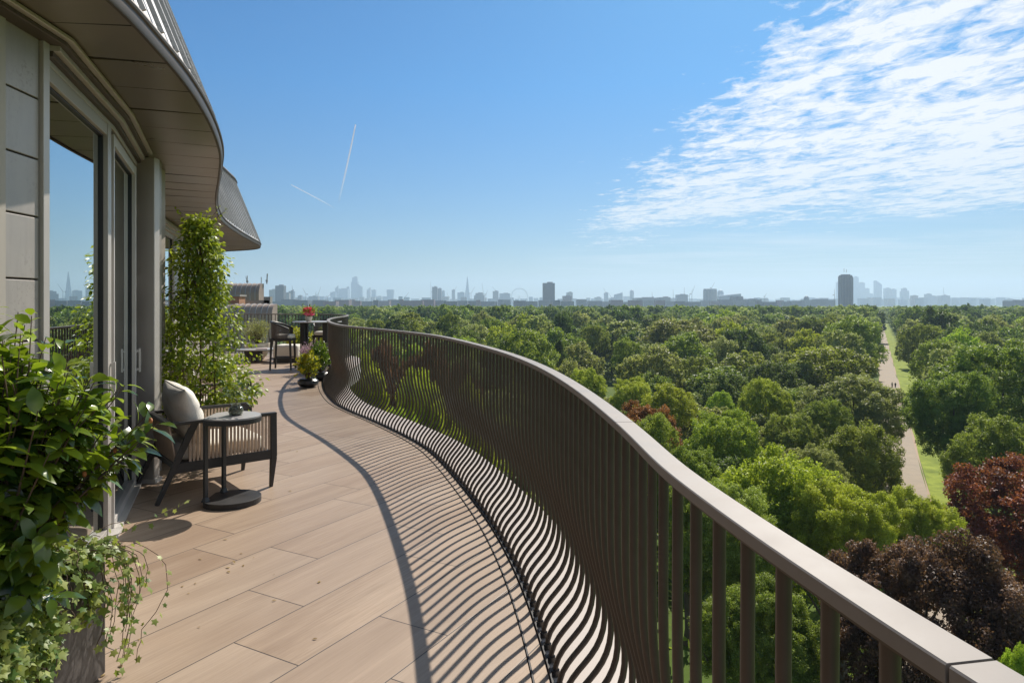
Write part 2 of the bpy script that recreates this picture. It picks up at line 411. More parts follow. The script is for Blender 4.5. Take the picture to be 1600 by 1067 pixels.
bld = empty('apartment_building', (-2.6, 4, 0), 'zinc clad penthouse with glass doors, curved metal eaves and mansard roof on the left', 'building')
BL = Vector((-2.6, 4, 0))
def bpart(mb, name, m, parent=None, **k):
    par = parent or bld
    o = mb.build(name, m, par, **k)
    o.location = -BL if par is bld else (0, 0, 0)
    return o
SOF = 2.75
A0, A1 = Vector((-2.19, 3.19, 0)), Vector((-2.615, 4.47, 0)); A2 = Vector((-3.10, 5.62, 0))
def wallseg(mb, p, q, z0, z1, t0, t1, d0=0, d1=0.05):
    """box along the wall from fraction/metre t0..t1 (metres), z0..z1, from d0 (in) to d1 (outward, towards the terrace)"""
    p, q = Vector(p), Vector(q); a = (q - p).normalized(); n = Vector((a.y, -a.x, 0))
    c = p + a * ((t0 + t1) / 2) + n * ((d0 + d1) / 2); rot = Matrix((a, n, Vector((0, 0, 1)))).transposed()
    mb.box((c.x, c.y, (z0 + z1) / 2), (t1 - t0, abs(d1 - d0), z1 - z0), rot)
# zinc panelled wall, near
Z0 = Vector((-2.02, 0.2, 0)); lenZ = (Vector(A0) - Z0).length
mb = MB()
zj = [.0, .212, .490, .768, 1.046, 1.325, 1.603, 1.888, 2.153, 2.43, 2.72]
for i in range(len(zj) - 1):
    x = 0.0
    for k, ww in enumerate((1.15, 1.1, lenZ - 2.25 - .05)):
        wallseg(mb, Z0, A0, zj[i] + .004, zj[i + 1] - .004, x + .002, x + ww - .002, -.02, .012); x += ww
bpart(mb, 'zinc_panel', M['zinc'], bevel=.003)
mb = MB(); wallseg(mb, Z0, A0, 0, 2.75, 0, lenZ - .05, -.12, -.021)
wallseg(mb, Vector((-2.3, -3.3, 0)), Z0, 0, 2.75, 0, 3.51, -.12, .01); bpart(mb, 'wall', M['dark'])
mb = MB(); wallseg(mb, Z0, A0, 0, 2.74, lenZ - .046, lenZ, -.10, .03); bpart(mb, 'corner_trim', M['frame'], bevel=.002)

def door(p, q, name, zt=2.62, st0=.03, st1=.085, sill=.05, handle=None, head=.07, mf=None):
    p, q = Vector(p), Vector(q); ln = (q - p).length
    root = MB(); wallseg(root, p, q, .02, zt, 0, st0, -.06, .01); wallseg(root, p, q, .02, zt, ln - st1, ln, -.06, .015)
    wallseg(root, p, q, zt - head, zt, st0, ln - st1, -.06, .01); wallseg(root, p, q, .02, .02 + sill, st0, ln - st1, -.06, .01)
    d = bpart(root, name, mf or M['frame'], bevel=.003)
    g = MB(); wallseg(g, p, q, .02 + sill, zt - head, st0, ln - st1, -.032, -.026); bpart(g, 'pane', M['glass'], d)
    k = MB(); kk = .012
    wallseg(k, p, q, .02 + sill, zt - head, st0, st0 + kk, -.05, -.012); wallseg(k, p, q, .02 + sill, zt - head, ln - st1 - kk, ln - st1, -.05, -.012)
    wallseg(k, p, q, zt - head - kk, zt - head, st0 + kk, ln - st1 - kk, -.05, -.012); bpart(k, 'gasket', M['gasket'], d)
    if handle:
        h = MB(); t0 = ln + handle
        wallseg(h, p, q, .93, 1.12, t0 - .008, t0 + .008, .03, .045); wallseg(h, p, q, .94, .96, t0 - .006, t0 + .006, .012, .031); wallseg(h, p, q, 1.09, 1.11, t0 - .006, t0 + .006, .012, .031)
        bpart(h, 'handle', M['framel'], d)
    return d
aA = (A1 - A0).normalized()
door(A0, A1 - aA * .10, 'sliding_door', 2.62, handle=-.03)
mb = MB(); wallseg(mb, A0, A1, 0.02, 2.62, (A1 - A0).length - .098, (A1 - A0).length - .03, -.09, -.035); bpart(mb, 'track_jamb', M['gasket'])
B1 = A2
door(A1, B1 - (B1 - A1).normalized() * .06, 'sliding_door', 2.60, st0=.028, st1=.06, mf=M['framel'], handle=.02)
mb = MB(); wallseg(mb, A1, B1, 0.02, 2.6, (B1 - A1).length - .055, (B1 - A1).length - .02, -.08, -.03); bpart(mb, 'track_jamb', M['gasket'])
mb = MB(); wallseg(mb, A0, A1, 0, .02, -.0, (A1 - A0).length, -.12, .06); wallseg(mb, A1, B1, 0, .021, 0, (B1 - A1).length, -.12, .05); bpart(mb, 'threshold', M['framel'])
# square column with small hinges
colm = MB(); colm.span(-3.125, -2.965, 5.66, 5.75, 0.0, 2.70); cb = bpart(colm, 'column', M['frame'], bevel=.006)
h = MB()
for z in (.32, .98, 1.62, 2.2): h.tube([(-3.11, 5.635, z), (-3.11, 5.635, z + .10)], .012, 8)
bpart(h, 'hinge', M['framel'], cb, smooth=True)
h = MB(); h.span(-3.138, -2.952, 5.647, 5.76, 0, .035); bpart(h, 'column_foot', M['framel'], cb)
# stepped head bands between glazing and soffit
wl = [Z0, A0, A1, B1, Vector((-3.12, 5.66, 0))]
for k, (d, z0, z1) in enumerate(((.012, 2.622, 2.655), (.040, 2.650, 2.682), (.068, 2.677, 2.708), (.096, 2.703, 2.730), (.124, 2.726, 2.749))):
    mb = MB(); ps = [Vector(p) for p in wl[1:]]; ns = []
    for i in range(len(ps)):
        a = (ps[min(i + 1, len(ps) - 1)] - ps[max(i - 1, 0)]).normalized(); ns.append(Vector((a.y, -a.x, 0)))
    if k >= 3: ps = [Z0] + ps; ns = [ns[0]] + ns
    prof = [(-.1, z0), (d - .004, z0), (d, z0 + .004), (d, z1 - .006), (-.1, z1 - .006)]
    rows = [[p + n * q[0] + Vector((0, 0, q[1])) for q in prof] for p, n in zip(ps, ns)]; mb.sheet(rows); nb_ = len(mb.v); mb.face(range(5)); mb.face(range(nb_ - 5, nb_))
    bpart(mb, 'head_trim', M['gutter'] if k % 2 else M['frame'], fix=False)

# recessed far wall with glazing
F = [Vector((-3.62, 6.05, 0)), Vector((-5.2, 10.1, 0)), Vector((-5.80, 11.9, 0)), Vector((-6.97, 15.9, 0))]
mb = MB(); mb.span(-3.62, -3.13, 6.0, 6.1, 0, 2.75); mb.span(-3.2, -3.13, 5.752, 6.0, 0, 2.75)
bpart(mb, 'wall', M['zinc'])
g = (F[1] - F[0]).normalized()
door(F[0], F[0] + g * 2.1, 'sliding_door', 2.6); door(F[0] + g * 2.1, F[1], 'sliding_door', 2.6)
h = (F[2] - F[1]).normalized(); door(F[1], F[1] + h * 1.25, 'sliding_door', 2.6, st1=.06)
mb = MB(); wallseg(mb, F[1], F[2], 0, 2.75, 1.25, (F[2]-F[1]).length, -.1, .02); wallseg(mb, F[2], F[3], 0, 2.75, 0, (F[3]-F[2]).length, -.1, .03)
wallseg(mb, F[3], Vector((-12, 17.2, 0)), 0, 2.75, 0, 5.2, -.1, .03)
bpart(mb, 'wall', M['zinc'])
mb = MB()
for a_, b_ in ((F[0], F[1]), (F[1], F[2]), (F[2], F[3])): wallseg(mb, a_, b_, 2.6, 2.749, 0, (b_ - a_).length, -.1, .05); wallseg(mb, a_, b_, 2.66, 2.72, 0, (b_ - a_).length, .051, .08)
bpart(mb, 'head_trim', M['frame'])
# pale curtain just inside the far glazing
mb = MB(); q = F[1] + h * .1 + Vector((-.35, .1, 0))
rows = [[(q.x + h.x * s_ - .03 * math.sin(s_ * 40), q.y + h.y * s_ + .03 * math.sin(s_ * 40), z) for s_ in np.linspace(0, .8, 80)] for z in (.05, 2.55)]
mb.sheet(rows); bpart(mb, 'curtain', mat('curtain_linen', (.7, .68, .62), .9), fix=False, smooth='full')
# the room behind
mb = MB(); mb.sheet([[(-9, 3.0, .015), (-2.24, 3.0, .015)], [(-9, 15.5, .015), (-6.9, 15.5, .015)]]); 
fl = MB(); fl.prism([(-2.10, 2.9), (-2.25, 3.19), (-2.68, 4.45), (-3.17, 5.6), (-3.17, 6.1), (-3.72, 6.1), (-5.28, 10.1), (-5.9, 11.9), (-7.05, 15.8), (-10, 15.8), (-10, 2.9)], .002, .012)
bpart(fl, 'room_floor', M['wood'])
mb = MB(); mb.span(-10.1, -10, 2.9, 15.8, 0, 2.75); mb.span(-10, -2.15, 2.8, 2.9, 0, 2.75); mb.span(-10, -7.0, 15.75, 15.85, 0, 2.75); mb.span(-10, -3.3, 6.4, 6.5, 0, 2.75)
bpart(mb, 'room_wall', M['plaster'])

# eaves
eave_pts = [(-1.75,-3.4),(-1.66,-1.0),(-1.62,1.0),(-1.64,2.0),(-1.666,2.826),(-1.745,3.294),(-1.87,3.9),(-2.12,4.78),(-2.463,5.75),(-2.91,6.77),(-3.60,8.286),
            (-4.12,9.53),(-4.58,10.85),(-5.08,12.8),(-5.42,14.34),(-5.62,15.2),(-5.95,15.95),(-6.6,16.5),(-7.6,16.9),(-12,18.0)]
eave = spline(eave_pts, .05, 14)
inner_pts = [(-2.6,-3.4),(-2.6,-1.0),(-2.3,1.0),(-2.25,2.0),(-2.25,3.0),(-2.4,3.7),(-2.75,4.75),(-3.4,6.2),(-4.1,7.6),(-5.4,10.3),(-5.95,12.2),(-6.5,14.2),(-7.1,15.9),(-8.2,16.4),(-12,17.3)]
inner = spline(inner_pts, .05, 4)
def lenof(c): return np.r_[0, np.cumsum(np.linalg.norm(np.diff(c, axis=0), axis=1))]
Le, Li = lenof(eave), lenof(inner)
def ep(s): return np.array([np.interp(s, Le, eave[:, i]) for i in range(2)])
def ip_for(e):
    # closest point of the inner line to e
    return inner[np.argmin(np.linalg.norm(inner - e, axis=1))]
mb = MB(); gm = MB()
ss = np.arange(0, Le[-1], .5)
for i in range(len(ss) - 1):
    pts = [ep(s_) for s_ in np.linspace(ss[i] + .008, ss[i + 1] - .008, 5)]
    a_, b_ = ip_for(pts[0]), ip_for(pts[-1]); ins = [a_ + (b_ - a_) * f for f in np.linspace(0, 1, 5)]
    rows = [[(*(e * (1 - f) + q_ * f), SOF + .014 * (1 - math.sin(math.pi * j / 4 if 0 < j < 4 else 0) ** .3)) for j, f in enumerate((0, .02, .5, .98, 1))] for e, q_ in zip(pts, ins)]
    rows = [[(*(e * (1 - f) + q_ * f), z) for f, z in ((0, SOF), (.5, SOF + .001), (1, SOF))] for e, q_ in zip(pts, ins)]
    b = len(mb.v); mb.sheet(rows)
    # turned-up panel edges leave a gap; a dark strip stands in for its shade
    for k in (0, -1): mb.sheet([[Vector(p) for p in rows[k]], [Vector(p) + Vector((0, 0, .03)) for p in rows[k]]])
bpart(mb, 'soffit', M['soffit'], fix=False)
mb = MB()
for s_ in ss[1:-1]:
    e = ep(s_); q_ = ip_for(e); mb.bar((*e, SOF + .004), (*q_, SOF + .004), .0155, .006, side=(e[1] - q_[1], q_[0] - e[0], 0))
bpart(mb, 'soffit_gap_shade', M['dark'], fix=False)  # dark strips added in the panel gaps to stand in for shade
mb = MB(); i0 = np.array([ip_for(e) for e in eave[::10]])
mb.sheet([[(p[0], p[1], SOF + .03) for p in eave[::10]], [(p[0], p[1], SOF + .03) for p in i0]]); bpart(mb, 'soffit_backing', M['dark'], fix=False)
# shadow gap, gutter bead and fascia
def sweep(c, prof, name, m, sub=2, smooth=False):
    n = normals(c); mb_ = MB()
    mb_.sheet([[(p[0] + q[0] * d, p[1] + q[1] * d, z) for d, z in prof] for p, q in zip(c[::sub], n[::sub])])
    return bpart(mb_, name, m, fix=False, smooth=smooth)
sweep(eave, [(-.012, SOF + .02), (-.004, SOF + .02), (-.004, SOF - .012), (.001, SOF - .016), (.014, SOF - .016), (.020, SOF - .006), (.022, SOF + .028), (.022, SOF + .040), (.032, SOF + .045), (.036, SOF + .056), (.030, SOF + .070), (.005, SOF + .075), (-.02, SOF + .075)], 'gutter', M['gutter'], smooth=True)
MR, MT = .52, 1.42      # mansard run and rise
sweep(eave, [(.0, SOF + .068), (-MR, SOF + MT), (-MR - .06, SOF + MT + .02)], 'roof', M['ribm'])
en = normals(eave)
mb = MB()
for s_ in np.arange(.1, Le[-1], .27):
    p = ep(s_); n = np.array([np.interp(s_, Le, en[:, i]) for i in range(2)])
    q0 = Vector((*(p - n * .0), SOF + .10)); q1 = Vector((*(p - n * MR), SOF + MT)); up = Vector((n[0] * (MT - .09), n[1] * (MT - .09), MR)).normalized()
    mb.bar(q0 + up * .011, q1 + up * .011, .024, .016, side=up)
bpart(mb, 'roof_rib', M['ribm'])
sweep(eave, [(-MR + .03, SOF + MT - .03), (-MR + .05, SOF + MT + .01), (-MR + .03, SOF + MT + .05), (-MR - .08, SOF + MT + .06), (-MR - .9, SOF + MT + .15)], 'ridge_cap', M['gutter'])
mb = MB(); pr = [tuple(p) for p in offset(eave, -MR - .5)[::12]] + [(-14, 18), (-14, -3.4)]
mb.prism(pr, SOF + .2, SOF + MT); bpart(mb, 'roof_deck', M['dark'])
# the building's own storeys below the terrace
lower = MB(); lp = [tuple(p) for p in offset(rail, -.6)[::14]] + [(-14, 20.4), (-14, -3.3)]
lower.prism(lp, GZ, -.43); bpart(lower, 'lower_wall', M['concrete'])

# ================================================================ FURNITURE
M['fblack'] = mat('charcoal_timber', (.030, .028, .027), .48, var=.25, scale=12, stretch=(1, 1, 6))
M['strap'] = mat('beige_woven_strap', (.50, .385, .29), .85, var=.12, scale=40, bump=.3)
M['strap_dark'] = mat('taupe_woven_strap', (.115, .10, .09), .85, var=.12, scale=40)
M['linen'] = mat('cream_outdoor_fabric', (.76, .715, .63), .9, var=.06, scale=60, bump=.35)
M['seam'] = mat('cushion_piping', (.48, .45, .40), .9)
M['ceramic'] = mat('speckled_grey_ceramic', (.40, .385, .37), .4, var=.08, scale=8)
M['cream'] = mat('cream_stoneware', (.62, .56, .46), .7, var=.06)
M['blackpot'] = mat('black_glazed_pot', (.022, .021, .022), .35, var=.3)
M['soil'] = mat('soil', (.035, .025, .018), .95, var=.4, scale=30, bump=.5)
M['bark'] = mat('plant_stem', (.10, .065, .04), .8, var=.3, scale=20)

def pillow(mb, c, ax, ay, az, w, h, d, pinch=.06, n=26, flat=.0):
    """soft cushion: ax width, ay height, az thickness directions"""
    c, ax, ay, az = Vector(c), Vector(ax).normalized(), Vector(ay).normalized(), Vector(az).normalized()
    for sgn in (1, -1):
        rows = []
        for i in range(n):
            r_ = []
            for j in range(n):
                u, v = -1 + 2 * i / (n - 1), -1 + 2 * j / (n - 1)
                u2, v2 = math.sin(u * math.pi / 2), math.sin(v * math.pi / 2)
                e = ((1 - abs(u2) ** 2.6) * (1 - abs(v2) ** 2.6)) ** .5
                k = 1 - pinch * (1 - abs(u2) ** 2) * abs(v2) ** 4; k2 = 1 - pinch * (1 - abs(v2) ** 2) * abs(u2) ** 4
                wr = .006 * math.sin(7 * u2 + 4 * v2) * e + .004 * math.sin(13 * v2 - 5 * u2) * e
                r_.append(c + ax * (u2 * w / 2 * k2) + ay * (v2 * h / 2 * k) + az * (sgn * (d / 2 * e + flat * .01) + wr))
            rows.append(r_)
        mb.sheet(rows)
    return mb
def softbox(mb, c, sx, sy, sz, rot=None, e=5.0, n=20):
    b = len(mb.v); c = Vector(c)
    for i in range(n + 1):
        ph = -math.pi/2 + math.pi * i / n
        for j in range(2 * n):
            th = 2*math.pi*j/(2*n); v = Vector((math.cos(ph)*math.cos(th), math.cos(ph)*math.sin(th), math.sin(ph)))
            k = (abs(v.x)**e + abs(v.y)**e + abs(v.z)**e) ** (-1/e); v = v * k
            v = Vector((v.x*sx/2, v.y*sy/2, v.z*sz/2 + .004*math.sin(v.x*9)*(1 if v.z > 0 else 0)))
            mb.v.append(c + (rot @ v if rot is not None else v))
    for i in range(n):
        for j in range(2 * n): mb.face((b+i*2*n+j, b+i*2*n+(j+1)%(2*n), b+(i+1)*2*n+(j+1)%(2*n), b+(i+1)*2*n+j))
    return mb

def lounge_chair(loc, rz, label, group):
    t_ = empty('lounge_chair', loc, label, 'armchair', group, rz)
    W_, D_ = .70, .83         # width along y, depth along x ; origin at the near rear foot on the near side
    for y, s in ((0, 1), (W_, -1)):
        # slanted rear leg, tapering to the foot, and upright front leg
        MB().bar((-.03, y, 0), (.235, y, .585), .030, .030, side=(0, 1, 0), w1=.036, d1=.052).build('leg', M['fblack'], t_, bevel=.004)
        MB().bar((.815, y, 0), (.835, y, .24), .028, .026, w1=.040, d1=.050).bar((.835, y, .24), (.832, y, .60), .040, .050).build('leg', M['fblack'], t_, bevel=.004)
        MB().bar((.05, y, .590), (.857, y, .590), .046, .026).build('armrest', M['fblack'], t_, bevel=.005)
        MB().bar((.085, y, .255), (.815, y, .262), .028, .075, side=(0, 1, 0)).build('side_rail', M['fblack'], t_, bevel=.004)
        k = 23
        for i in range(k):
            x = .20 + (.800 - .20) * i / (k - 1)
            MB().box((x, y, .437), (.0175, .014, .290)).build('strap', M['strap'], t_, bevel=.002)
    MB().bar((.115, -.0, .255), (.115, W_, .255), .05, .03, side=(0, 0, 1)).bar((.80, 0, .262), (.80, W_, .262), .06, .03, side=(0, 0, 1)).build('seat_frame', M['fblack'], t_, bevel=.004)
    MB().bar((.062, -.02, .590), (.062, W_ + .02, .590), .046, .026, side=(1, 0, 0)).build('back_rail', M['fblack'], t_, bevel=.005)
    for i in range(21):
        y = .05 + (W_ - .10) * i / 20
        MB().bar((.062, y, .578), (.115, y, .275), .0185, .012).build('back_strap', M['strap'], t_, bevel=.002)
    mb = softbox(MB(), (.455, W_ / 2, .352), .66, W_ - .06, .125, e=7)
    mb.build('seat_cushion', M['linen'], t_, smooth='full')
    return t_
def cushion_for(chair, label, group):
    mw = Matrix.Translation(chair.location) @ Matrix.Rotation(chair.rotation_euler.z, 4, 'Z')
    mb = MB(); az = Vector((1, 0, .34)).normalized(); ay = Vector((-.30, 0, 1)).normalized()
    pillow(mb, (0, 0, 0), (0, 1, 0), ay, az, .64, .46, .215, pinch=.05, n=34)
    o = mb.build('back_cushion', M['linen'], None, smooth='full')
    o.location = mw @ Vector((.235, .345, .625)); o.rotation_euler = (R(2), 0, chair.rotation_euler.z)
    tag(o, label, 'cushion', group)
    k = MB(); k.box((.065, -.24, .07), (.004, .020, .016), Matrix.Rotation(R(-18), 3, 'Y')); k.build('fabric_tab', M['black'], o)
    sm = MB(); sm.tube([tuple((Vector((0, 1, 0)) * (u * .317) + ay * (.228 * (1 - .04 * (1 - u * u)))) + az * .0) for u in np.linspace(-1, 1, 24)], .004, 6)
    sm.build('piping', M['seam'], o, smooth=True)
    return o
RZ = math.atan2(.525, .641)
ch1 = lounge_chair((-2.595, 5.05, 0), RZ, 'nearer black framed lounge chair with beige strap sides, beside the round side table', 'lounge chairs on the terrace')
cushion_for(ch1, 'plump cream back cushion on the nearer lounge chair', 'cream back cushions')
ch2 = copy_tree(ch1); ch2.location = (-3.63, 7.23, 0)
tag(ch2, 'farther black framed lounge chair half hidden behind the tall climbing plant')
cushion_for(ch2, 'cream back cushion on the farther lounge chair behind the climbing plant', 'cream back cushions')

# side table: disc cut straight on its left, two flat posts, cut disc foot
def cut_disc(r, xc, n=40):
    a0 = math.acos(max(-1, xc / r)); return [(r * math.cos(a), r * math.sin(a)) for a in np.linspace(-a0, a0, n)]
ST = empty('side_table', (-2.10, 5.12, 0), 'round black side table with pale grey stone top beside the nearer lounge chair', 'side table', None, R(4))
MB().prism(cut_disc(.208, -.165), 0, .042).build('base', M['black'], ST, bevel=.006)
MB().prism(cut_disc(.210, -.165), .605, .640).build('top_frame', M['black'], ST, bevel=.006)
MB().prism(cut_disc(.204, -.160), .640, .652).build('stone_top', M['ceramic'], ST, bevel=.003)
for x, y in ((-.150, -.115), (-.105, .135)):
    pm = MB(); pm.bar((x, y, .040), (x, y, .606), .034, .020, side=(.4, 1, 0)); pm.bar((x, y, .040), (x, y, .075), .055, .040, side=(.4, 1, 0), w1=.034, d1=.02)
    pm.build('post', M['black'], ST, bevel=.003)

# ================================================================ LEAVES AND PLANTS
OVAL = (np.array([(0,0,0),(.34,0,.03),(.68,0,.02),(1,0,-.06),(.16,.15,.03),(.42,.25,.055),(.72,.19,.03),(.16,-.15,.03),(.42,-.25,.055),(.72,-.19,.03)], float),
        [(0,1,5,4),(1,2,6,5),(2,3,6,6),(0,7,8,1),(1,8,9,2),(2,9,3,3)])
IVY = (np.array([(0,0,0),(.45,0,.04),(1,0,-.03),(.62,.20,.0),(.55,.52,-.04),(.28,.30,.02),(-.10,.38,-.04),(.62,-.20,.0),(.55,-.52,-.04),(.28,-.30,.02),(-.10,-.38,-.04)], float),
       [(1,2,3,3),(1,3,4,5),(1,5,6,0),(1,7,2,2),(1,9,8,7),(1,0,10,9)])
LANCE = (np.array([(0,0,0),(.5,0,.03),(1,0,-.05),(.45,.12,.05),(.45,-.12,.05)], float), [(0,1,3,3),(1,2,3,3),(0,4,1,1),(1,4,2,2)])
def leaves(name, tmpl, pos, d, up, size, tint, m, parent=None, curl=0.):
    T, F = tmpl; pos, d, up = map(np.asarray, (pos, d, up)); n = len(pos)
    d = unit(d); s = unit(np.cross(up, d)); u = np.cross(d, s)
    T3 = np.repeat(T[None], n, 0).copy()
    c = nr.uniform(.3, 1.2, (n, 1)) * (curl + .0); T3[:, :, 2] -= c * T3[:, :, 0] ** 2
    T3[:, :, 1] *= nr.uniform(.8, 1.15, (n, 1))
    V = pos[:, None] + (T3[..., 0:1] * d[:, None] + T3[..., 1:2] * s[:, None] + T3[..., 2:3] * u[:, None]) * np.asarray(size)[:, None, None]
    tri = [];
    for f in F:
        f = list(dict.fromkeys(f)); tri += [(f[0], f[i], f[i + 1]) for i in range(1, len(f) - 1)]
    tri = np.array(tri); Fa = (tri[None] + (np.arange(n) * len(T))[:, None, None]).reshape(-1, 3)
    return quads(name, V.reshape(-1, 3), Fa, m, np.repeat(tint, len(T)), parent, smooth=True)

def shrub(root, base, tips, leaf_len, per, tmpl, m, mstem, tipfrac=.5, new=.35, droop=.25, stem_r=.006, curl=.25, spread=.75, bend=.25, parentnames=('stems', 'foliage'), top_only=None):
    sb = MB(); P, D, U, S, Tn = [], [], [], [], []
    for k, tp in enumerate(tips):
        b0 = np.array(base) + nr.normal(0, .03, 3) * (1, 1, 0); tp = np.array(tp)
        mid = (b0 + tp) / 2 + (tp - b0) * (0, 0, bend) + nr.normal(0, .03, 3)
        tt = np.linspace(0, 1, 9)[:, None]; c = (1 - tt) ** 2 * b0 + 2 * tt * (1 - tt) * mid + tt ** 2 * tp
        sb.tube(c[::2] if len(c) > 5 else c, [stem_r * (1 - .75 * q) for q in np.linspace(0, 1, 5)], 5)
        ax = unit((c[-1] - c[-3])[None])[0]; Ld = np.linalg.norm(tp - b0)
        newness = nr.random() < (new if top_only is None else new * (1.0 if tp[2] > top_only else .12))
        for j in range(per):
            f = 1 - tipfrac * (j / per) ** 1.1
            p = np.array([np.interp(f, np.linspace(0, 1, 9), c[:, i]) for i in range(3)])
            side = nr.normal(0, 1, 3); side -= ax * side.dot(ax); side /= np.linalg.norm(side) + 1e-6
            out_ = side * spread + ax * nr.uniform(.25, .9) * (1.5 if j < 4 else .7) - np.array((0, 0, droop)) * nr.uniform(.3, 1.6)
            P.append(p + out_ * .004); D.append(out_); U.append(np.array((0, 0, 1)) + nr.normal(0, .35, 3) + ax * .4)
            S.append(leaf_len * nr.uniform(.62, 1.12) * (.72 if newness and j < 4 else 1)); Tn.append((nr.uniform(.65, 1) if newness and j < 7 else nr.uniform(0, .34)))
    so = sb.build(parentnames[0], mstem, root, smooth=True, fix=False)
    lo = leaves(parentnames[1], tmpl, np.array(P), np.array(D), np.array(U), np.array(S), np.array(Tn), m, root, curl)
    return so, lo
def blob_tips(n, lobes, shell=.6):
    o = []
    wts = np.array([l[1][0] * l[1][1] * l[1][2] for l in lobes]) ** .75; wts /= wts.sum()
    for _ in range(n):
        c, r_ = lobes[nr.choice(len(lobes), p=wts)]; v = nr.normal(0, 1, 3); v /= np.linalg.norm(v)
        o.append(np.array(c) + v * np.array(r_) * nr.uniform(shell, 1))
    return o

# glass bud vase with eucalyptus sprigs on the side table
VS = empty('vase', (-2.075, 5.13, .652), 'small smoked glass vase with green sprigs standing on the side table', 'vase')
m, t, p, o = newmat('smoked_glass'); p.inputs['Base Color'].default_value = (.42, .44, .36, 1); p.inputs['Roughness'].default_value = .05
p.inputs['Transmission Weight'].default_value = .75; p.inputs['IOR'].default_value = 1.35; M['smoke'] = m
MB().lathe([(.03, 0), (.047, .006), (.054, .03), (.050, .058), (.036, .068), (.033, .078), (.036, .084), (.032, .083), (.030, .07), (.045, .055), (.049, .03), (.043, .01), (0, .008)], n=36).build('glass', M['smoke'], VS, smooth=True)
M['euca'] = leafmat('eucalyptus_leaf', (.06, .10, .06), (.16, .24, .12), .5, .3)
tips = [(-.06, -.02, .20), (.01, .03, .235), (.07, 0, .21), (-.03, .05, .22), (.16, -.02, .165), (.10, .06, .19), (-.09, .03, .17)]
shrub(VS, (0, 0, .02), tips, .042, 9, OVAL, M['euca'], M['bark'], tipfrac=.55, new=.3, stem_r=.0022, droop=0, spread=1)

# foreground planter with glossy shrub and ivy
def slate():
    m, t, p, o = newmat('veined_slate')
    v = t.add('ShaderNodeTexCoord').outputs['Object']
    n = t.noise(t.vmath('MULTIPLY', v, (3, 9, 3)), 2.2, 8, .65, 1.2)
    t.put(t.mix(t.ramp(n, .38, .66, 0, 1), (.035, .032, .031), (.115, .105, .098)), p.inputs['Base Color']); p.inputs['Roughness'].default_value = .5
    return m
PL = empty('planter_box', (-1.83, 2.43, 0), 'veined dark grey square planter box in the left foreground under the ivy', 'planter')
MB().prism([(-.205,-.33),(.17,-.33),(.205,-.30),(.205,.30),(.175,.33),(-.205,.33)], 0.02, .476).build('box', slate(), PL, bevel=.006)
MB().box((0, 0, .01), (.36, .60, .022)).build('base', M['black'], PL)
MB().box((0, 0, .478), (.37, .60, .01)).build('soil', M['soil'], PL)
M['camellia'] = leafmat('glossy_camellia_leaf', (.016, .055, .015), (.38, .50, .04), .20, .28, .6)
CM = empty('camellia_shrub', (-1.80, 2.36, .48), 'large glossy leaved shrub with bright new growth filling the left foreground', 'shrub')
lobes = [((-.02, -.02, .64), (.34, .34, .38)), ((.12, .16, .56), (.24, .24, .36)), ((-.10, -.15, .28), (.30, .22, .34)), ((.14, -.10, .14), (.14, .18, .24)), ((.22, .14, .68), (.13, .16, .18)), ((-.16,.1,.80),(.27,.25,.27))]
tips = [q for q in blob_tips(300, lobes, .45) if q[2] > -.12]
tips += [(.40, .20, .52), (.42, .24, .60), (.46, .22, .56), (.38, .18, .46), (.44, .14, .50), (.36, .25, .54), (.34, .2, .44)]
shrub(CM, (0, 0, 0), tips, .100, 13, OVAL, M['camellia'], M['bark'], tipfrac=.62, new=.65, droop=.34, curl=.28, spread=.85, stem_r=.0065, bend=.12, top_only=.62)
budm = mat('orange_bud', (.45, .15, .04), .6)
for x, y, z in ((.445, .20, .575), (.33, .17, .47), (.26, .10, .40), (.05, -.2, .40)): softbox(MB(), (x, y, z), .014, .014, .020, e=2.2, n=6).build('bud', budm, CM, smooth='full')

M['ivy'] = leafmat('variegated_ivy_leaf', (.055, .135, .022), (.48, .52, .16), .45, .34, .4)
IV = empty('ivy', (-1.83, 2.43, .48), 'trailing ivy spilling over the sides of the foreground planter', 'ivy')
sb = MB(); P, D, U, S, T_ = [], [], [], [], []
def ivy_strand(pts, dens=.020, sz=.036, spread=.028, r=.0016):
    c = spline([p[:2] for p in pts], .01) if False else None
    pts = [np.array(p, float) for p in pts]; tt = np.linspace(0, 1, 16); ln = sum(np.linalg.norm(b - a) for a, b in zip(pts, pts[1:]))
    c = np.stack([np.interp(tt, np.linspace(0, 1, len(pts)), [p[i] for p in pts]) for i in range(3)], 1)
    for _ in range(2): c[1:-1] = (c[:-2] + c[1:-1] + c[2:]) / 3
    c[1:-1] += nr.normal(0, .004, c[1:-1].shape)
    sb.tube(c, r, 4)
    for s_ in np.arange(0, 1, dens / max(ln, .01)):
        p = np.array([np.interp(s_, tt, c[:, i]) for i in range(3)]); a = nr.normal(0, 1, 3); a /= np.linalg.norm(a)
        P.append(p + a * spread * nr.uniform(.2, 1)); D.append(a * .8 + np.array((.3, -.3, -.6))); U.append(np.array((.5, -.2, .7)) + nr.normal(0, .45, 3))
        S.append(sz * nr.uniform(.55, 1.2)); T_.append(np.clip(nr.normal(.34, .28), 0, 1))
for k in range(120):      # cover of the planter top
    x0, y0 = nr.uniform(-.19, .18), nr.uniform(-.32, .32); a = nr.uniform(0, 2 * math.pi); q = nr.uniform(.08, .22)
    x1, y1 = np.clip(x0 + math.cos(a) * q, -.2, .22), np.clip(y0 + math.sin(a) * q, -.34, .35)
    ivy_strand([(x0, y0, .0), ((x0 + x1) / 2, (y0 + y1) / 2, nr.uniform(.03, .10)), (x1, y1, nr.uniform(.01, .08))], .014, .034)
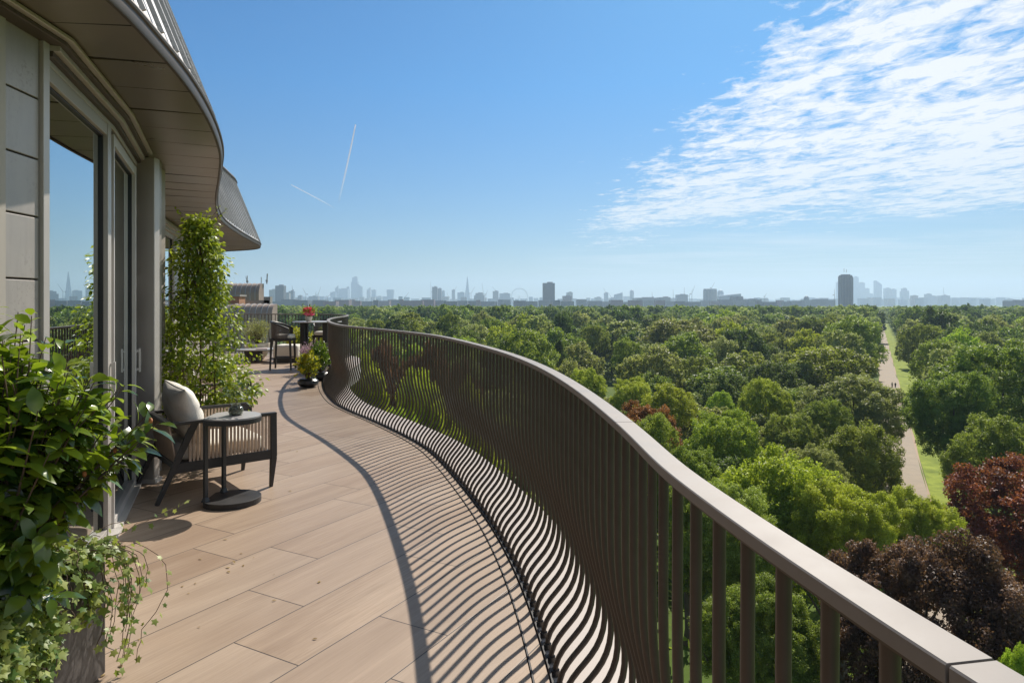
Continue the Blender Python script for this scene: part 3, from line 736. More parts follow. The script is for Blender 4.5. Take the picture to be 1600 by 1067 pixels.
for k in range(84):      # curtain down the near part of the visible side
    y0 = nr.uniform(-.36, -.09) if k % 7 else nr.uniform(-.1, .25); dn = nr.uniform(.15, .47) * (1 if y0 < -.05 else .4)
    ivy_strand([(.12, y0, .02), (.215, y0, .045), (.245, y0 + nr.normal(0, .02), -.1), (.235 + nr.uniform(0, .03), y0 + nr.normal(0, .04), -dn)], .016, .038)
for k in range(26):      # near end face
    x0 = nr.uniform(-.2, .2); ivy_strand([(x0, -.2, .02), (x0, -.36, .05), (x0, -.40, -.1), (x0 + nr.normal(0, .03), -.39, -nr.uniform(.1, .46))], .017, .038)
for k in range(13):      # long strands off the far corner
    y0 = nr.uniform(.16, .33); x1 = .24 + nr.uniform(0, .12); dn = nr.uniform(.12, .50)
    ivy_strand([(.1, y0, .03), (.2, y0 + .02, .06), (x1 - .02, y0 + .06, .03), (x1 + .01, y0 + .06, -dn * .5), (x1 - nr.uniform(.0, .05), y0 + .05, -dn)], .027, .030, .022)
ivy_strand([(.1, .25, .04), (.28, .38, .06), (.42, .40, -.06), (.40, .38, -.22), (.31, .36, -.32), (.30, .35, -.44)], .045, .026, .02)
ivy_strand([(.1, .28, .05), (.2, .42, .06), (.28, .60, .08), (.33, .72, .10)], .035, .026, .02)
ivy_strand([(.05, .28, .05), (.12, .42, .08), (.16, .55, .07)], .03, .026, .02)
sb.build('stems', M['bark'], IV, smooth=True, fix=False)
leaves('foliage', IVY, np.array(P), np.array(D), np.array(U), np.array(S), np.array(T_), M['ivy'], IV, .15)

# tall climbing plant on a trellis
M['jasmine'] = leafmat('jasmine_leaf', (.050, .120, .020), (.46, .52, .06), .40, .38, .3)
JA = empty('climbing_plant', (-3.02, 6.60, 0), 'tall leafy climber on a trellis rising to the eaves behind the lounge chair', 'climbing plant')
pb_ = MB(); pb_.prism([(-.25,-.25),(.25,-.25),(.25,.25),(-.25,.25)], 0.01, .44); pb_.build('pot', slate(), JA, bevel=.01)
MB().box((0, 0, .445), (.44, .44, .012)).build('soil', M['soil'], JA)
tr_ = MB()
for x, y in ((-.13, -.02), (0, .02), (.13, -.02)): tr_.tube([(x * 1.3, y, .4), (x * .7, y, 2.15)], .008, 6)
for z in np.arange(.6, 2.1, .25): tr_.tube([(-.16, 0, z), (.16, 0, z)], .005, 5)
tr_.build('trellis', M['bark'], JA, smooth=True)
sb = MB(); P, D, U, S, T_ = [], [], [], [], []
def jr(z):      # radius of the column at height z
    return np.interp(z, [.40, .70, 1.02, 1.33, 1.64, 1.95, 2.2, 2.35], [.46, .53, .43, .30, .24, .19, .12, .03])
clus = []
for k in range(680):
    z = .42 + 1.88 * nr.random() ** 1.25; a = nr.uniform(0, 2 * math.pi); r_ = jr(z) * nr.uniform(.45, 1.08) * (1 + .26 * math.sin(3 * a + z * 5) + .16 * math.sin(z * 11 + 2 * a))
    cx, cy_ = r_ * math.cos(a), r_ * math.sin(a) * .85
    n_in = max(1, int(nr.normal(14, 4))); clump_tint = np.clip(nr.normal(.38, .25), 0, 1); br = nr.uniform(.05, .12)  # every leaf clump gets its own random tint
    v = nr.normal(0, 1, (n_in, 3)); v = unit(v) * nr.uniform(.2, 1, (n_in, 1)) * br
    P += list(v + (cx, cy_, z)); out_ = np.array((math.cos(a), math.sin(a), .0))
    D += list(unit(v) * .7 + out_ * .5 + np.array((0, 0, -.45)) + nr.normal(0, .3, (n_in, 3))); U += list(out_ * .6 + np.array((0, 0, .8)) + nr.normal(0, .45, (n_in, 3)))
    S += list(nr.uniform(.034, .062, n_in)); T_ += list(np.clip(clump_tint + nr.normal(0, .15, n_in), 0, 1))
    if k % 2 == 0: sb.tube([(cx * .15, cy_ * .15, z - .15), (cx * .7, cy_ * .7, z - .04), (cx, cy_, z)], .0025, 4)
for k in range(44):      # loose tendrils
    z = nr.uniform(.6, 2.2); a = nr.uniform(0, 2 * math.pi); r0 = jr(z) * .9; q = nr.uniform(.10, .26)
    if k < 9: z = 2.2; r0 = .08
    p0 = np.array((r0 * math.cos(a), r0 * math.sin(a), z)); p1 = p0 + np.array((math.cos(a) * q * .7, math.sin(a) * q * .7, q * (.9 if k < 9 else .3)))
    sb.tube([p0, (p0 + p1) / 2 + (0, 0, .02), p1], .0017, 4)
    for f in np.linspace(.2, 1, 7):
        v = nr.normal(0, 1, 3); P.append(p0 + (p1 - p0) * f); D.append(v + (0, 0, -.3)); U.append((0, 0, 1)); S.append(nr.uniform(.03, .05)); T_.append(nr.uniform(.3, .9))
sb.build('stems', M['bark'], JA, smooth=True, fix=False)
leaves('foliage', OVAL, np.array(P), np.array(D), np.array(U), np.array(S), np.array(T_), M['jasmine'], JA, .2)

n = 70; P = np.stack([nr.normal(-1.75, .35, n), nr.normal(3.6, .9, n), np.full(n, .004)], 1)
P[45:, 0] = nr.normal(-2.6, .35, 25); P[45:, 1] = nr.normal(6.6, .5, 25)
P = P[(P[:, 0] > -1.55 - .42 * (P[:, 1] - 2.0)) & (P[:, 1] > 2.0)]; n = len(P); dd = nr.normal(0, 1, (n, 3)); dd[:, 2] = .05
tag(leaves('fallen_leaves', OVAL, P, dd, np.tile((0, 0, 1.), (n, 1)) + nr.normal(0, .1, (n, 3)), nr.uniform(.012, .032, n), nr.uniform(0, 1, n), leafmat('dry_leaf', (.20, .13, .05), (.34, .24, .08), .7, .1), None, .1), 'dry leaf litter scattered on the tiles', 'leaf litter', kind='stuff')
# ---- far end of the terrace
def bar_stool(loc, rz, label):
    t_ = empty('bar_stool', loc, label, 'bar stool', 'bar stools at the high table', rz)
    for x, y in ((-.20, -.21), (-.20, .21), (.20, -.20), (.20, .20)):
        MB().bar((x * 1.12, y * 1.1, 0), (x, y, .64), .034, .034, side=(0, 1, 0), w1=.046, d1=.046).build('leg', M['fblack'], t_, bevel=.004)
    MB().bar((-.21, -.215, .26), (-.21, .215, .26), .03, .03).bar((.21, -.21, .26), (.21, .21, .26), .03, .03).bar((-.21, -.215, .26), (.21, -.21, .26), .03, .03).bar((-.21, .215, .26), (.21, .21, .26), .03, .03).build('footrest', M['fblack'], t_)
    MB().box((0, 0, .665), (.47, .48, .055)).build('seat_frame', M['fblack'], t_, bevel=.01)
    softbox(MB(), (.03, 0, .735), .42, .43, .10, e=5).build('seat_cushion', M['linen'], t_, smooth='full')
    # wrap-around slatted shell, high at the back and falling towards the arms
    rail_ = []; k = 44
    for i in range(k + 1):
        a = R(48) + R(264) * i / k; x, y = .25 * math.cos(a) * 1.0, .265 * math.sin(a)
        z = 1.06 - .16 * (abs(a - math.pi) / R(132)) ** 1.8; rail_.append((x, y, z))
    MB().tube(rail_, .019, 8).build('top_rail', M['fblack'], t_, smooth=True)
    for i in range(0, k + 1, 1):
        x, y, z = rail_[i]; MB().bar((x * .97, y * .97, .69), (x, y, z), .018, .010, side=(-y, x, 0)).build('slat', M['strap_dark'], t_)
    return t_
bar_stool((-5.13, 15.30, 0), R(5), 'black bar stool with slatted shell back, left of the high table')
bar_stool((-4.62, 16.85, 0), R(-92), 'black bar stool behind the high table, its shell back under the tabletop')
HT = empty('bar_table', (-4.52, 15.85, 0), 'high round black table with thin top at the far end of the terrace', 'high table')
MB().lathe([(.0, 1.03), (.54, 1.03), (.555, 1.04), (.55, 1.052), (0, 1.052)], n=56).build('tabletop', M['ceramic'], HT, smooth=True)
for x in (-.30, .22): MB().box((x, 0, .515), (.10, .34, 1.03)).box((x, 0, .515), (.17, .10, 1.028)).build('pedestal', M['fblack'], HT, bevel=.01)
FV = empty('flower_vase', (-4.72, 15.85, 1.052), 'white vase of pink and red flowers on the high table', 'vase of flowers')
MB().lathe([(.05, 0), (.075, .05), (.085, .11), (.078, .11), (.07, .05), (0, .02)], n=24).build('vase', M['cream'], FV, smooth=True)
M['petal'] = leafmat('pink_petal', (.55, .02, .04), (.85, .16, .35), .6, .4); M['green'] = leafmat('bouquet_leaf', (.05, .13, .03), (.3, .42, .06), .4, .35)
P = nr.normal(0, 1, (420, 3)); P = unit(P) * nr.uniform(.6, 1, (420, 1)) * (.125, .12, .10) + (0, 0, .21); c3 = P[:, 2] > .22
leaves('petals', OVAL, P, P - (0, 0, .1), nr.normal(0, 1, P.shape), nr.uniform(.03, .055, 420), np.where(P[:, 2] < .2, .9, .15) + nr.normal(0, .1, 420), M['petal'], FV, .3)
q = nr.normal(0, 1, (110, 3)) * (.12, .1, .05) + (.02, 0, .24); dd = nr.normal(0, 1, (110, 3)) + (.0, 0, .8)
leaves('greenery', LANCE, q, dd, nr.normal(0, 1, q.shape), nr.uniform(.06, .13, 110), nr.uniform(0, 1, 110), M['green'], FV, .3)
sp = MB()
for v in ((.26, 0, .16), (.22, .05, .24), (-.04, 0, .36), (.02, 0, .38), (-.1, .02, .33)): sp.tube([(0, 0, .1), (v[0] * .6, v[1], .1 + v[2] * .8), v], [.004, .003, .006], 5)
sp.build('stems', M['green'], FV, smooth=True)
CT = empty('coffee_table', (-6.42, 17.3, 0), 'low round coffee table with block leg at the far end', 'coffee table')
MB().lathe([(0, .29), (.50, .29), (.52, .305), (.515, .32), (0, .32)], n=48).build('tabletop', M['ceramic'], CT, smooth=True)
MB().box((-.02, -.05, .145), (.17, .30, .289)).build('leg', M['fblack'], CT, bevel=.005); MB().box((-.30, .1, .145), (.12, .25, .289)).build('leg', M['fblack'], CT, bevel=.005)
tag(MB().box((-6.25, 17.05, .333), (.26, .19, .024), Matrix.Rotation(.3, 3, 'Z')).build('book', mat('book_cover', (.55, .42, .40), .6), None, bevel=.003), 'pale pink book lying on the low coffee table', 'book')
def potted(name, loc, prof, mpot, fol, label, cat, grp=None, sx=1):
    t_ = empty(name, loc, label, cat, grp)
    MB().lathe(prof, n=36, sx=sx).build('pot', mpot, t_, smooth=True)
    zt = max(z for r_, z in prof); rr = prof[-1][0] if prof[-1][0] > 0 else prof[-2][0]
    MB().lathe([(0, zt - .03), (max(r_ for r_, z in prof if z > zt - .04) - .01, zt - .03)], n=24).build('soil', M['soil'], t_)
    fol(t_, zt - .03); return t_
def cloud_foliage(n, rad, h, size, m, tint=(.4, .25), tmpl=LANCE, clump=9):
    def f(t_, z0):
        cs = blob_tips(n // clump, [((0, 0, z0 + h * .55), (rad, rad, h * .5))], .35); P = []; Tt = []
        for c_ in cs: P.append(np.array(c_) + nr.normal(0, .22 * rad / 2, (clump, 3))); Tt.append(np.clip(nr.normal(*tint) + nr.normal(0, .1, clump), 0, 1))
        P = np.concatenate(P); Tt = np.concatenate(Tt); dd = unit(P - (0, 0, z0)) + nr.normal(0, .5, P.shape)
        leaves('foliage', tmpl, P, dd, nr.normal(0, 1, P.shape) + (0, 0, 1), nr.uniform(.6, 1.2, len(P)) * size, Tt, m, t_, .25)
        s_ = MB()
        for c_ in cs[::4]: s_.tube([(0, 0, z0 - .03), (c_[0] * .4, c_[1] * .4, (z0 + c_[2]) / 2), c_], [.008, .005, .003], 5)
        s_.build('stems', M['bark'], t_, smooth=True, fix=False)
    return f
M['pitto'] = leafmat('pale_pittosporum_leaf', (.13, .16, .06), (.50, .50, .25), .4, .3); M['croton'] = leafmat('yellow_croton_leaf', (.05, .13, .03), (.62, .55, .04), .35, .35)
M['midgreen'] = leafmat('bush_leaf', (.05, .13, .03), (.26, .36, .06), .4, .35); M['lav'] = leafmat('lavender_flower', (.13, .17, .09), (.55, .36, .55), .7, .3)
potted('potted_bush', (-6.72, 18.0, 0), [(.16, 0), (.25, .10), (.31, .30), (.32, .42), (.30, .42), (.29, .38)], M['cream'], cloud_foliage(2600, .33, .62, .06, M['pitto']), 'pale rounded bush in a cream pot behind the coffee table', 'potted plant')
bowl = [(.08, 0), (.15, .02), (.20, .07), (.195, .12), (.15, .155), (.13, .15)]
potted('potted_shrub', (-3.60, 12.05, 0), [(r_ * .92, z) for r_, z in bowl], M['blackpot'], cloud_foliage(520, .20, .46, .085, M['croton'], (.3, .3), OVAL, 6), 'yellow and green leaved shrub in a low black bowl nearest the railing', 'potted plant', 'plants in black bowls')
potted('potted_shrub', (-3.68, 13.15, 0), bowl, M['blackpot'], cloud_foliage(700, .20, .58, .075, M['midgreen'], (.5, .25), OVAL, 6), 'green shrub in a black bowl tucked against the railing', 'potted plant', 'plants in black bowls')
lv = potted('potted_lavender', (-4.12, 14.3, 0), [(.10, 0), (.20, .04), (.26, .14), (.27, .24), (.20, .30), (.18, .29)], M['blackpot'], cloud_foliage(1700, .32, .36, .06, M['lav'], (.7, .3)), 'purple flowering plant in a bulbous black pot by the high table', 'potted plant', 'plants in black bowls')
OT = empty('pouf', (-5.62, 17.15, 0), 'white upholstered pouf with dark base behind the bar stool', 'pouf')
softbox(MB(), (0, 0, .27), .62, .55, .34, e=9).build('upholstery', M['linen'], OT, smooth='full'); MB().box((0, 0, .05), (.58, .5, .10)).build('base', M['fblack'], OT)
TB = empty('trough_planter', (-5.3, 18.6, 0), 'dark trough planter with low green and yellow bushes along the far railing', 'planter')
MB().box((0, 0, .16), (1.7, .4, .32)).build('trough', slate(), TB, bevel=.01); MB().box((0, 0, .322), (1.6, .34, .01)).build('soil', M['soil'], TB)
P = nr.uniform(-1, 1, (2200, 3)) * (.85, .25, .22) + (0, 0, .5); P[:, 2] += .08 * np.sin(P[:, 0] * 7)
leaves('foliage', OVAL, P, nr.normal(0, 1, P.shape) + (0, 0, .3), nr.normal(0, .6, P.shape) + (0, 0, 1), nr.uniform(.05, .09, len(P)), np.clip(.4 + .4 * np.sin(P[:, 0] * 5) + nr.normal(0, .15, len(P)), 0, 1), M['croton'], TB, .2)
q = nr.uniform(-1, 1, (160, 3)) * (.3, .15, .0) + (.6, 0, .3)
leaves('grass_blades', LANCE, q, nr.normal(0, .25, q.shape) + (0, 0, 1), nr.normal(0, 1, q.shape), nr.uniform(.35, .6, 160), nr.uniform(.2, .9, 160), M['midgreen'], TB, .15)

# ================================================================ PARK
def groundmat():
    m, t, p, o = newmat('park_grass')
    v = t.add('ShaderNodeNewGeometry').outputs['Position']
    n = t.noise(v, .02, 6, .6); n2 = t.noise(v, .35, 6, .7)
    c = t.mix(t.ramp(n, .35, .65, 0, 1), (.085, .135, .025), (.16, .215, .045)); c = t.mix(t.ramp(n2, .4, .7, 0, .5), c, (.07, .11, .02))
    t.put(c, p.inputs['Base Color']); p.inputs['Roughness'].default_value = .9; p.inputs['Specular IOR Level'].default_value = .1
    return m
M['grass'] = groundmat()
M['asphalt'] = mat('path_asphalt', (.36, .295, .225), .9, var=.12, scale=.4)
M['kerb'] = mat('path_edging', (.42, .30, .22), .9)
g = MB(); g.sheet([[(-9000, -400, GZ), (9000, -400, GZ)], [(-9000, 11500, GZ), (9000, 11500, GZ)]])
tag(g.build('ground', M['grass']), kind='structure', label='mown grass of the park')
PS = .534; PO = 4.6; pdir = Vector((PS, 1, 0)).normalized(); pn = Vector((pdir.y, -pdir.x, 0))
def pathpt(Y, off): return Vector((PS * Y + PO, Y, 0)) + pn * off
def lane(o0, o1, z, Y0, Y1, name, m, lab):
    mb = MB(); ys = np.linspace(Y0, Y1, 60); wv = lambda y, k: .12 * math.sin(y * .13 + k * 2)
    mb.sheet([[(*(pathpt(y, o0 + wv(y, 0)))[:2], GZ + z) for y in ys], [(*(pathpt(y, o1 + wv(y, 1)))[:2], GZ + z) for y in ys]])
    return tag(mb.build(name, m, fix=False), kind='structure', label=lab)
lane(-3.1, 2.5, .012, 40, 900, 'path', M['asphalt'], 'straight tarmac avenue running away through the park')
lane(2.5, 2.75, .016, 40, 900, 'path_edge', M['kerb'], 'narrow stone edging of the avenue')
lane(-3.35, -3.1, .016, 40, 900, 'path_edge', M['kerb'], 'narrow stone edging of the avenue')
M['lawn'] = mat('mown_verge', (.20, .27, .04), .9, var=.25, scale=.35, c2=(.27, .32, .06), spec=.1)
lane(2.75, 9.5, .010, 40, 900, 'grass_verge', M['lawn'], 'bright mown grass verge along the avenue')
q = MB(); q.sheet([[(pathpt(176, -40).x, 176 + 20, GZ + .02), (pathpt(176, 40).x, 176 - 20, GZ + .02)], [(pathpt(176, -40).x, 178.4 + 20, GZ + .02), (pathpt(176, 40).x, 178.4 - 20, GZ + .02)]])
tag(q.build('path', M['asphalt'], fix=False), kind='structure', label='side path crossing the avenue')

def crown_arrays(seed, n, ls, shape='broad', K=46, cover=(.2, .36), squash=.9):
    g = np.random.default_rng(seed)
    v = unit(g.normal(0, 1, (K * 3, 3))); v = v[v[:, 2] > -.75]; sel = [v[0]]
    for q in v[1:]:
        if min(np.linalg.norm(q - s_) for s_ in sel) > (.30 if K > 30 else .4): sel.append(q)
        if len(sel) >= K: break
    d = np.array(sel); K = len(d)
    rr = g.uniform(.58, .84, K)
    if shape == 'cone': prof = np.clip((1 - d[:, 2]) * .62, .1, 1); C = d * rr[:, None]; C[:, :2] *= prof[:, None] / np.maximum(np.linalg.norm(d[:, :2], axis=1), .25)[:, None] * .9; 
    elif shape == 'tall': C = d * rr[:, None] * (.86, .86, 1.05)
    else:
        C = d * rr[:, None]; lowm = C[:, 2] < 0; C[lowm, 2] *= .9
    lr = g.uniform(cover[0], cover[1], K) * (.75 if shape == 'cone' else 1)
    # secondary small puffs on each lobe
    C2, r2, tn = [], [], []
    for c, r_ in zip(C, lr):
        kk = 22; dd = unit(g.normal(0, 1, (kk, 3)) + unit(c[None]) * .55 + (0, 0, .25))
        C2.append(c + dd * r_ * g.uniform(.55, .95, (kk, 1))); r2.append(r_ * g.uniform(.17, .36, kk)); tn.append(np.full(kk, g.uniform(0, 1)) * .55 + g.uniform(0, .45, kk))
    C2 = np.concatenate(C2); r2 = np.concatenate(r2); tn = np.concatenate(tn)
    wts = r2 ** 1.7; idx = g.choice(len(C2), n, p=wts / wts.sum())
    dv_ = unit(g.normal(0, 1, (n, 3)) + (0, 0, .25)); P = C2[idx] + dv_ * (r2[idx] * g.uniform(.45, 1.08, n))[:, None]
    P[:, 2] *= squash if shape == 'broad' else 1
    nrm = unit(dv_ * .9 + g.normal(0, .55, (n, 3)) + (0, 0, .35)); tint = np.clip(tn[idx] * .75 + g.normal(.12, .16, n), 0, 1)
    a = unit(np.cross(nrm, g.normal(0, 1, (n, 3)))); b = np.cross(nrm, a); s_ = ls * g.uniform(.6, 1.25, n)[:, None]
    bend = nrm * s_ * .25
    V = np.stack([P - a * s_ * .62, P - b * s_ * .36 + bend * .6, P + a * s_ * .62 - bend, P + b * s_ * .36 + bend * .6], 1).reshape(-1, 3)
    return V, np.arange(n * 4).reshape(-1, 4), np.repeat(tint, 4)
def trunk_mb(seed, h=1., limbs=7):
    g = random.Random(seed); mb = MB()
    mb.tube([(0, 0, -.01), (.004, 0, h * .08), (-.006, .004, h * .3), (.006, -.004, h * .55), (0, 0, h * .82)], [.030, .021, .017, .011, .003], 8)
    for k in range(limbs):
        a = 2 * math.pi * k / limbs + g.uniform(-.3, .3); z = h * g.uniform(.24, .5); r_ = h * g.uniform(.14, .26)
        mb.tube([(0, 0, z), (math.cos(a) * r_ * .45, math.sin(a) * r_ * .45, z + h * .10), (math.cos(a) * r_, math.sin(a) * r_, z + h * g.uniform(.18, .34))], [.010, .007, .002], 6)
    return mb
KIND = {   # dark, light leaf colour
    'green': ((.066, .112, .024), (.385, .470, .085)), 'lime': ((.125, .200, .024), (.560, .660, .080)), 'dark': ((.036, .068, .024), (.215, .290, .070)),
    'plane': ((.108, .142, .048), (.490, .540, .200)), 'copper': ((.038, .019, .019), (.250, .135, .100)), 'redtip': ((.046, .022, .016), (.420, .170, .070))}
TM = {k: leafmat(k + '_tree_leaf', a, b, .52, .36, .28, objvar=.5) for k, (a, b) in KIND.items()}
TRUNK = mat('tree_bark', (.10, .08, .06), .9, var=.3, scale=3)
SH = {'broad': 0, 'broad2': 0, 'tall': 0, 'cone': 0}
protos = {}
def proto(shape, lod):
    k = (shape, lod)
    if k not in protos:
        seed = {'broad': 3, 'broad2': 17, 'tall': 29, 'cone': 41, 'wide': 53}[shape]; base_ = {'broad2': 'broad', 'wide': 'broad'}.get(shape, shape)
        n, ls, K = {'x': (175000, .0225, 64), 'h': (62000, .031, 60), 'm': (20000, .052, 50), 'l': (6500, .090, 36)}[lod]
        if base_ == 'cone': n = int(n * .6)
        V, F, T = crown_arrays(seed, n, ls, base_, K)
        protos[k] = quads('crown', V, F, TM['green'], T, False)
    return protos[k]
trunk_me = trunk_mb(5).build('trunk', TRUNK, None, smooth=True)
trunk_mesh = trunk_me.data; bpy.data.objects.remove(trunk_me)
lowproto = {}
def single(shape):      # crown and trunk in one mesh, for trees too small to show parts; unit height 1
    if shape not in lowproto:
        seed = {'broad': 103, 'broad2': 117, 'tall': 129, 'cone': 141}[shape]; b_ = {'broad2': 'broad'}.get(shape, shape)
        V, F, T = crown_arrays(seed, 13000, .062, b_, 44); V = V * (.5, .5, .42) + (0, 0, .58)
        tb = trunk_mb(seed); TV = np.array([tuple(v) for v in tb.v]); TF = np.array([f for f in tb.f if len(f) == 4])
        V2 = np.concatenate([V, TV]); F2 = np.concatenate([F, TF + len(V)]); mi = np.r_[np.zeros(len(F)), np.ones(len(TF))]
        lowproto[shape] = quads('tree', V2, F2, [TM['green'], TRUNK], np.r_[T, np.zeros(len(TV))], False, mi=mi)
    return lowproto[shape]
placed = []
KN = {'green': 'broadleaf_tree', 'lime': 'lime_tree', 'dark': 'dark_tree', 'plane': 'plane_tree', 'copper': 'copper_beech', 'redtip': 'copper_beech'}
def big_tree(x, y, hw, Y, kind, shape='broad', label=None, group=None, ztop=None, X=None, r=None):
    p = at(x, y, Y); X = p.x if X is None else X; h = p.z - GZ; r = hw / FPX * Y * (1.12 if Y > 85 else 1.0) if r is None else r
    lod = 'x' if Y < 52 else ('h' if Y < 125 else ('m' if Y < 240 else 'l'))
    t_ = empty(KN[kind], (X, Y, GZ), label, 'tree', group, rz=rnd.uniform(0, 6.28)); placed.append((X, Y, r))
    ch = min(h * .80, max(h * .5, r * 2.3)); c = bpy.data.objects.new('crown', proto(shape, lod)); col.objects.link(c); c.parent = t_
    c.scale = (r, r, ch / 2); c.location = (0, 0, h - ch / 2 * .97)
    c.material_slots[0].link = 'OBJECT'; c.material_slots[0].material = TM[kind]
    k = bpy.data.objects.new('trunk', trunk_mesh); col.objects.link(k); k.parent = t_; k.scale = (h * .9, h * .9, h * .95)
    return t_
# (x, top y, half width px, distance, kind, shape, label)
HERO = [
 (1448,826,172,33,'copper','broad','dark purple leaved tree nearest the railing at lower right'),
 (1592,716,118,56,'redtip','broad2','copper red tree at the right edge above the purple one'),
 (1225,690,118,52,'lime','broad','big bright yellow green tree above the middle of the handrail'),
 (1318,742,84,47,'lime','broad2','bright green tree between the big yellow green one and the purple one'),
 (1120,742,90,44,'green','broad2','green tree showing behind the near handrail and its first open bars'),
 (1435,770,72,50,'lime','tall','small bright green tree just below the end of the visible avenue'),
 (1592,1002,60,26,'lime','broad','light green treetop in the bottom right corner'),
 (1180,905,95,36,'green','broad','shaded green tree seen between the near railing bars'),
 (1333,578,74,108,'plane','broad','large pale dusty green tree standing left of the avenue'),
 (1345,664,66,80,'green','tall','dark green tree in front of the pale one beside the avenue'),
 (1300,543,62,150,'green','broad2','rounded tree behind the large pale one left of the avenue'),
 (1330,497,46,205,'green','tall','tall tree left of the avenue behind the rounded one'),
 (1568,523,100,100,'green','broad','tallest green tree at the right edge of the park'),
 (1490,575,62,92,'green','broad2','broad green tree right of the avenue beside the tallest one'),
 (1556,640,75,74,'green','broad','shaded green tree under the tallest one at right'),
 (1512,650,40,88,'green','tall','leaning green tree with low branches over the grass strip'),
 (1477,524,44,150,'green','broad','green tree right of the avenue in its middle stretch'),
 (1500,540,44,140,'plane','broad2','pale green tree behind the middle stretch of the avenue trees'),
 (1443,505,34,215,'green','broad2','smaller green tree right of the avenue farther along'),
 (1466,485,30,265,'dark','tall','tall dark green tree rising over the right hand avenue row'),
 (1426,497,24,290,'plane','broad','pale tree at the far right side of the avenue'),
 (1130,638,62,80,'lime','broad2','broad yellow green tree left of centre in front of the dark domed ones'),
 (1197,594,42,105,'lime','tall','upright yellow green tree between the dark domed trees and the pale one'),
 (1240,640,45,92,'green','broad','green tree right of the upright yellow green one'),
 (1042,594,42,98,'lime','broad','yellow green tree behind the copper one by the handrail'),
 (989,588,32,112,'lime','broad2','yellow green tree at the edge of the meadow'),
 (1125,612,23,112,'lime','tall','small yellow green tree in front of the dark domed tree'),
 (1003,621,62,66,'redtip','broad','copper tree rising just over the handrail'),
 (1136,578,38,130,'dark','broad','dark domed tree with rippled crown in the middle of the park'),
 (1210,563,40,143,'dark','broad2','dark rounded tree right of the domed one'),
 (1255,560,26,150,'plane','broad','dull brownish green tree behind the dark rounded one'),
 (1160,508,38,190,'dark','broad','tall dark tree in the middle distance right of the giant plane'),
 (1060,492,56,215,'plane','broad','giant pale plane tree, largest crown in the middle of the park'),
 (1018,536,32,190,'plane','broad2','pale tree at the left foot of the giant plane'),
 (1088,556,38,160,'green','broad2','green tree below the giant plane'),
 (1122,528,30,185,'plane','tall','pale tree between the giant plane and the tall dark tree'),
 (981,530,24,170,'green','tall','narrow green tree beside the meadow'),
 (978,498,40,255,'plane','broad','pale rounded tree behind the meadow'),
 (1232,493,30,265,'plane','broad2','pale tree in the distance left of the dark ones'),
 (1270,498,26,235,'dark','tall','dark tree in the distance left of the avenue'),
 (1204,516,28,220,'green','broad','green tree in the distance right of the tall dark tree'),
 (916,571,28,118,'lime','broad','yellow green bush tree touching the handrail line left of the meadow'),
 (874,528,20,165,'dark','cone','dark pointed conifer over the handrail'),
 (818,512,48,150,'green','broad2','large green tree with ragged crown left of the dark conifer'),
 (766,494,27,225,'green','broad','rounded green tree left of the ragged one'),
 (842,489,28,240,'plane','broad','pale rounded tree behind the ragged one'),
 (879,489,16,235,'dark','tall','narrow dark tree right of the pale rounded one'),
 (907,485,20,300,'plane','broad2','small pale dome behind the narrow dark tree'),
 (930,504,22,235,'green','broad','green tree left of the meadow edge'),
 (700,489,19,225,'green','tall','upright green tree standing clear over the middle of the long rail'),
 (722,522,28,165,'lime','broad','light green tree just clearing the handrail'),
 (752,484,24,300,'plane','broad2','pale tree behind the upright green one'),
 (645,486,22,260,'green','broad','green dome left of the upright green tree'),
 (618,492,20,240,'dark','broad2','dark dome over the left part of the long rail'),
 (585,496,18,235,'green','broad','green dome above the railing bend'),
 (562,502,14,220,'plane','tall','small pale tree right at the railing bend'),
 (676,500,16,240,'plane','broad','pale small tree between the green domes'),
 (600,522,42,62,'copper','broad','dull purple tree seen through the bars at left'),
 (668,528,40,60,'copper','broad2','purple tree seen through the bars in the middle'),
 (722,550,34,58,'copper','broad','purple brown tree seen through the bars at right'),
 (580,548,42,42,'lime','broad','yellow green treetop seen through the bars at left'),
 (655,560,46,40,'lime','broad2','yellow green treetop seen through the bars in the middle'),
 (735,590,46,38,'lime','broad','yellow green treetop seen through the bars at right'),
 (610,620,60,33,'lime','broad2','low yellow green treetop behind the lower bars at left'),
 (700,670,70,31,'lime','broad','low yellow green treetop behind the lower bars at right'),
 (1362,476,21,470,'dark','broad','large dark dome closing the view at the end of the avenue'),
 (1010,640,60,60,'green','broad2','green tree hidden behind the copper one and the handrail'),
 (1075,690,60,56,'green','broad','green tree behind the handrail below the yellow green ones'),
 (1290,625,40,95,'green','tall','green tree between the pale tree and the yellow green ones'),
 (1275,690,50,68,'plane','broad','pale green tree behind the big yellow green one'),
]
for a in HERO: big_tree(*a[:6], label=a[6])

# ---- scattered trees out to ~330 m, one object each
def in_path(X, Y, r):
    d = (Vector((X, Y, 0)) - pathpt(Y, 0)).dot(pn)
    return -3.6 - r * .74 < d < 7.2 + r * .80
g_ = np.random.default_rng(5)
def meadow(X, Y): return 128 < Y < 236 and abs(X - (952 - 800) / FPX * Y) < 3.5 + Y * .012
cand = []; count = 0
for Y0, Y1, nn, rr in ((60, 140, 700, (4.0, 6.2)), (140, 250, 2600, (5.2, 9.5)), (250, 350, 3000, (6.0, 11.0))):
    for _ in range(nn):
        Y = math.sqrt(g_.uniform(Y0 ** 2, Y1 ** 2)); X = g_.uniform(-.86, .86) * Y; r = g_.uniform(*rr)
        if in_path(X, Y, r) or meadow(X, Y): continue
        if X < -.24 * Y - 2 and Y < 400: continue
        if any((X - a) ** 2 + (Y - b) ** 2 < ((r + c) * (.66 if Y < 140 else .76)) ** 2 for a, b, c in placed): continue
        xs = 800 + FPX * X / Y
        if xs < 480 and Y < 300: continue
        placed.append((X, Y, r)); cand.append((X, Y, r))
